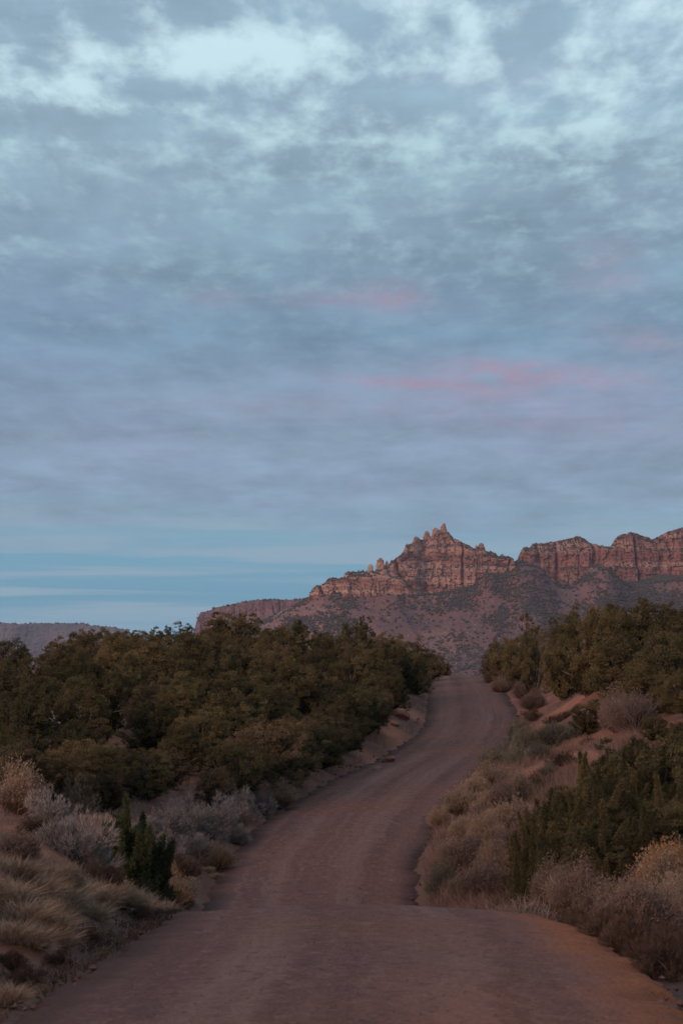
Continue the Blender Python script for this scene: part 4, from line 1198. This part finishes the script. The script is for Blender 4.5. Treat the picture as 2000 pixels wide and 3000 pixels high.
ZONE = {'sky': 'on the skyline left of the road', 'slope': 'on the slope left of the road', 'edge': 'lining the left road edge', 'rsky': 'on the skyline right of the road', 'rslope': 'on the slope right of the road', 'near': 'in the dark thicket right of the dip', 'sapling': 'among the sagebrush left of the road',
        'bank': 'on the red bank right of the road', 'lbank': 'on the left bank', 'rbank': 'on the right bank', 'gully': 'beside the orange shoulder'}
GROUP = {'sky': 'trees on the left skyline', 'slope': 'trees on the left slope', 'edge': 'trees lining the left road edge', 'rsky': 'trees on the right skyline', 'rslope': 'trees on the right slope', 'near': 'junipers in the right thicket', 'sapling': 'green saplings among the sagebrush', 'bank': 'small junipers on the red bank',
         'lbank': 'shrubs and tussocks on the left bank', 'rbank': 'shrubs on the right bank', 'gully': 'shrubs beside the orange shoulder'}
def label_all(items):
    sets = {}
    for q in items:
        if q['name'] != 'dead_tree':
            sets.setdefault((q['zone'], q['kind']), []).append(q)
    for (zone, kind), qs in sets.items():
        n = len(qs)
        if n == 1:
            qs[0]['label'] = f'{LOOK[kind]} {ZONE[zone]}'
            continue
        per = 9
        rows = 1 if n <= per + 2 else int(math.ceil(n / per))
        qs.sort(key=lambda q: q['y'])
        for r in range(rows):
            part = qs[r * n // rows:(r + 1) * n // rows]
            part.sort(key=lambda q: project(q['x'], q['y'], q['z'])[0])
            for i, q in enumerate(part):
                if rows == 1:
                    q['label'] = f'{LOOK[kind]} {ZONE[zone]}, {ORD[i]} from the left'
                else:
                    row = 'nearest' if r == 0 else 'farthest' if r == rows - 1 else ORD[r]
                    q['label'] = f'{LOOK[kind]} {ZONE[zone]}, {row} row, {ORD[i]} from left'
label_all(ITEMS)
dead = sorted([q for q in ITEMS if q['name'] == 'dead_tree'], key=lambda q: -q['y'])
for q in dead:
    q['label'] = 'bleached dead branches among the trees on the left slope' if q['kind'] == 'pale' else \
        ('bare dead snag against the sky, the left of two' if q['x'] == min(d['x'] for d in dead if d['kind'] == 'snag') else 'bare dead snag against the sky, the right of two')
for q in ITEMS:
    if len(q['meshes']) == 1:
        r = put(q['name'], q['meshes'][0])
    else:
        r = put(q['name'], None)
        for nm, me in zip(q['names'], q['meshes']):
            put(nm, me, r)
    r.location = (q['x'], q['y'], q['z'])
    r.rotation_euler = (0, 0, q['rot'])
    r.scale = (q['s'], q['s'], q['sz'])
    tag(r, q['label'], CAT[q['name']], GROUP[q['zone']])

# ------------------------------------------------------------------ rocks
def boulder(dx, dy, sx, sy, sz_, seed, mat, label, rot=0.0, far_=None, lift=None):
    x, y = hit(dx, dy)
    if far_:
        x, y = at(dx, far_), far_
    rng = np.random.default_rng(seed)
    n, m = 10, 14
    V = []
    cuts = [(unit(rng, 1)[0], rng.uniform(.55, .85)) for _ in range(9)]
    for i in range(n + 1):
        th = math.pi * i / n
        for j in range(m):
            ph = 2 * math.pi * j / m
            p = np.array([math.sin(th) * math.cos(ph), math.sin(th) * math.sin(ph), math.cos(th)])
            for c, d in cuts:
                q = p @ c
                if q > d:
                    p = p - c * (q - d)
            p = p * (1 + .08 * float(vn(p[0] * 3 + seed, p[1] * 3 + p[2] * 2, seed)))
            V.append(p * np.array([sx, sy, sz_]))
    fs = [(i * m + j, i * m + (j + 1) % m, (i + 1) * m + (j + 1) % m, (i + 1) * m + j) for i in range(n) for j in range(m)]
    o = put('boulder', mesh_np('boulder', np.array(V), np.array(fs), mat))
    o.location = (x, y, hz(x, y) + sz_ * .45)
    o.rotation_euler = (rng.normal(0, .15), rng.normal(0, .15), rot)
    tag(o, label, 'rock', 'boulders on the left of the road')
def rocks():
    boulder(922, 1650, .55, .5, .38, 3, M['redrock'], 'pale pink sandstone block left of the road, below the far crest', .3)
    boulder(948, 1656, .45, .4, .20, 4, M['redrock'], 'flat reddish slab at the road edge beside the pale block', .9)
    boulder(907, 1668, .3, .3, .2, 14, M['redrock'], 'small red boulder just downhill of the pale block', .5)
    boulder(893, 1752, .38, .3, .18, 5, M['redrock'], 'red rock with a hollow at the left road edge, under the trees', .2)
    boulder(868, 1768, .28, .22, .13, 6, M['redrock'], 'small red stone at the left road edge, nearest of the roadside rocks', 1.2)
    boulder(628, 1546, .62, .4, .55, 7, M['redrock'], 'pinkish boulder showing between the trees on the left slope, upper of two', .4, 108.0, .55)
    boulder(648, 1556, .60, .4, .30, 8, M['redrock'], 'pinkish slab showing between the trees on the left slope, lower of two', .8, 107.0, .3)
rocks()

def scatter_stuff():
    rng = np.random.default_rng(8)
    # loose stones along the road's edges and on its surface
    n = 900
    y = 13 + 110 * rng.random(n) ** 1.6
    side = rng.random(n)
    off = np.abs(rng.normal(.35, .30, n))
    w = edge_r(y) - edge_l(y)
    x = np.where(side < .40, edge_l(y) - off + .25, np.where(side < .85, edge_r(y) + off - .25, edge_l(y) + w * rng.random(n)))
    r = (.008 + .030 * rng.random(n) ** 2.5) * np.where(side < .85, 1.2, .5) * (1 + y / 120)
    V, Fc = lumps(np.stack([x, y, height(x, y) - .03 + r * .2], 1), r, rng, .65)
    tag(put('gravel', mesh_np('gravel', V, Fc, M['pebble'])), 'loose clods and stones lying along the edges of the road', 'gravel', kind='stuff')
    n = 3500
    y = 11 + 27 * rng.random(n) ** 1.1
    x = edge_l(y) + (edge_r(y) - edge_l(y)) * rng.random(n)
    r = 0.003 + 0.008 * rng.random(n) ** 3
    V, Fc = lumps(np.stack([x, y, height(x, y) + .02 + r * .3], 1), r, rng, .7)
    tag(put('road_gravel', mesh_np('road_gravel', V, Fc, M['pebble'])), 'fine loose gravel strewn over the near road surface', 'gravel', kind='stuff')
    # grasses
    def grass(name, x, y, hmin, hmax, width, mat, lean, bend, label):
        k = len(x)
        P = np.stack([x, y, height(x, y) - .03], 1)
        D = np.stack([rng.normal(lean[0], .32, k), rng.normal(lean[1], .32, k), np.ones(k)], 1)
        V, Fc = blades(P, D, rng.uniform(hmin, hmax, k), np.full(k, width), bend, rng)
        tn = np.clip(.45 + .5 * fbm(x * 1.1, y * .6, 3, 19) + rng.normal(0, .18, k), 0, 1)
        tag(put(name, mesh_np(name, V, Fc, mat, False, {'tone': np.repeat(tn, 5)})), label, 'grass', kind='stuff')
    def pick(n, y0, y1, t0, t1, left, seed, thr):
        y = rng.uniform(y0, y1, n)
        t = t0 + (t1 - t0) * rng.random(n)
        x = edge_l(y) - t if left else edge_r(y) + t
        m = (fbm(x * .55, y * .35, 3, seed) > thr) & (red_at(x, y) < rng.uniform(.15, .7, n))
        return x[m], y[m]
    x, y = pick(56000, 19, 36, 1.0, 5.0, True, 91, -.35)
    grass('dry_grass', x, y, .08, .30, .006, M['straw'], (.05, -.05), .12, 'straw coloured dry grass covering the mound at the lower left')
    x, y = pick(62000, 50, 92, .4, 6.5, False, 95, -.3)
    grass('dry_grass', x, y, .20, .62, .009, M['rust'], (-.1, 0), .12, 'tall reddish brown dry grass on the right bank beyond the dip')
    xs, ys = [], []
    for a in [(16000, 40, 74, .4, 9, True, 97, -.05), (9000, 36, 58, .3, 9, False, 98, -.1), (12000, 92, 205, .4, 5, False, 99, -.15), (9000, 72, 205, .3, 2.6, True, 100, -.1)]:
        u, v = pick(*a)
        xs.append(u); ys.append(v)
    grass('sparse_grass', np.concatenate(xs), np.concatenate(ys), .12, .42, .013, M['mauve'], (0, 0), .25, 'sparse faded grass scattered over both road banks')
    x, y = pick(22000, 12, 42, .45, 5.5, False, 103, -.3)
    grass('dead_litter', x, y, .05, .20, .012, M['dim'], (0, 0), .5, 'dark dead litter and stubble below the orange shoulder')
    x, y = pick(14000, 12, 46, .15, 1.9, True, 105, -.3)
    grass('dead_litter', x, y, .04, .16, .012, M['dim'], (0, 0), .5, 'dark dead litter along the left edge of the road')
scatter_stuff()

# ------------------------------------------------------------------ the dusk air
def haze():
    x0, x1, y0, y1, z0, z1 = -9000, 9000, -400, 13500, -140, 420
    V = np.array([(x, y, z) for z in (z0, z1) for y in (y0, y1) for x in (x0, x1)], float)
    Fc = np.array([(0, 2, 3, 1), (4, 5, 7, 6), (0, 1, 5, 4), (2, 6, 7, 3), (0, 4, 6, 2), (1, 3, 7, 5)])
    mt = bpy.data.materials.new('dusk_haze')
    mt.use_nodes = True
    nt = mt.node_tree
    nt.nodes.clear()
    g = G(nt)
    pv = g.n('ShaderNodeVolumePrincipled')
    pv.inputs['Color'].default_value = (0.80, 0.76, 0.98, 1)
    pv.inputs['Density'].default_value = 2.0e-5
    out = g.n('ShaderNodeOutputMaterial')
    nt.links.new(pv.outputs[0], out.inputs['Volume'])
    o = put('haze', mesh_np('haze', V, Fc, mt))
    tag(o, 'faint bluish dusk haze over the distant crags', 'haze', kind='stuff')
haze()
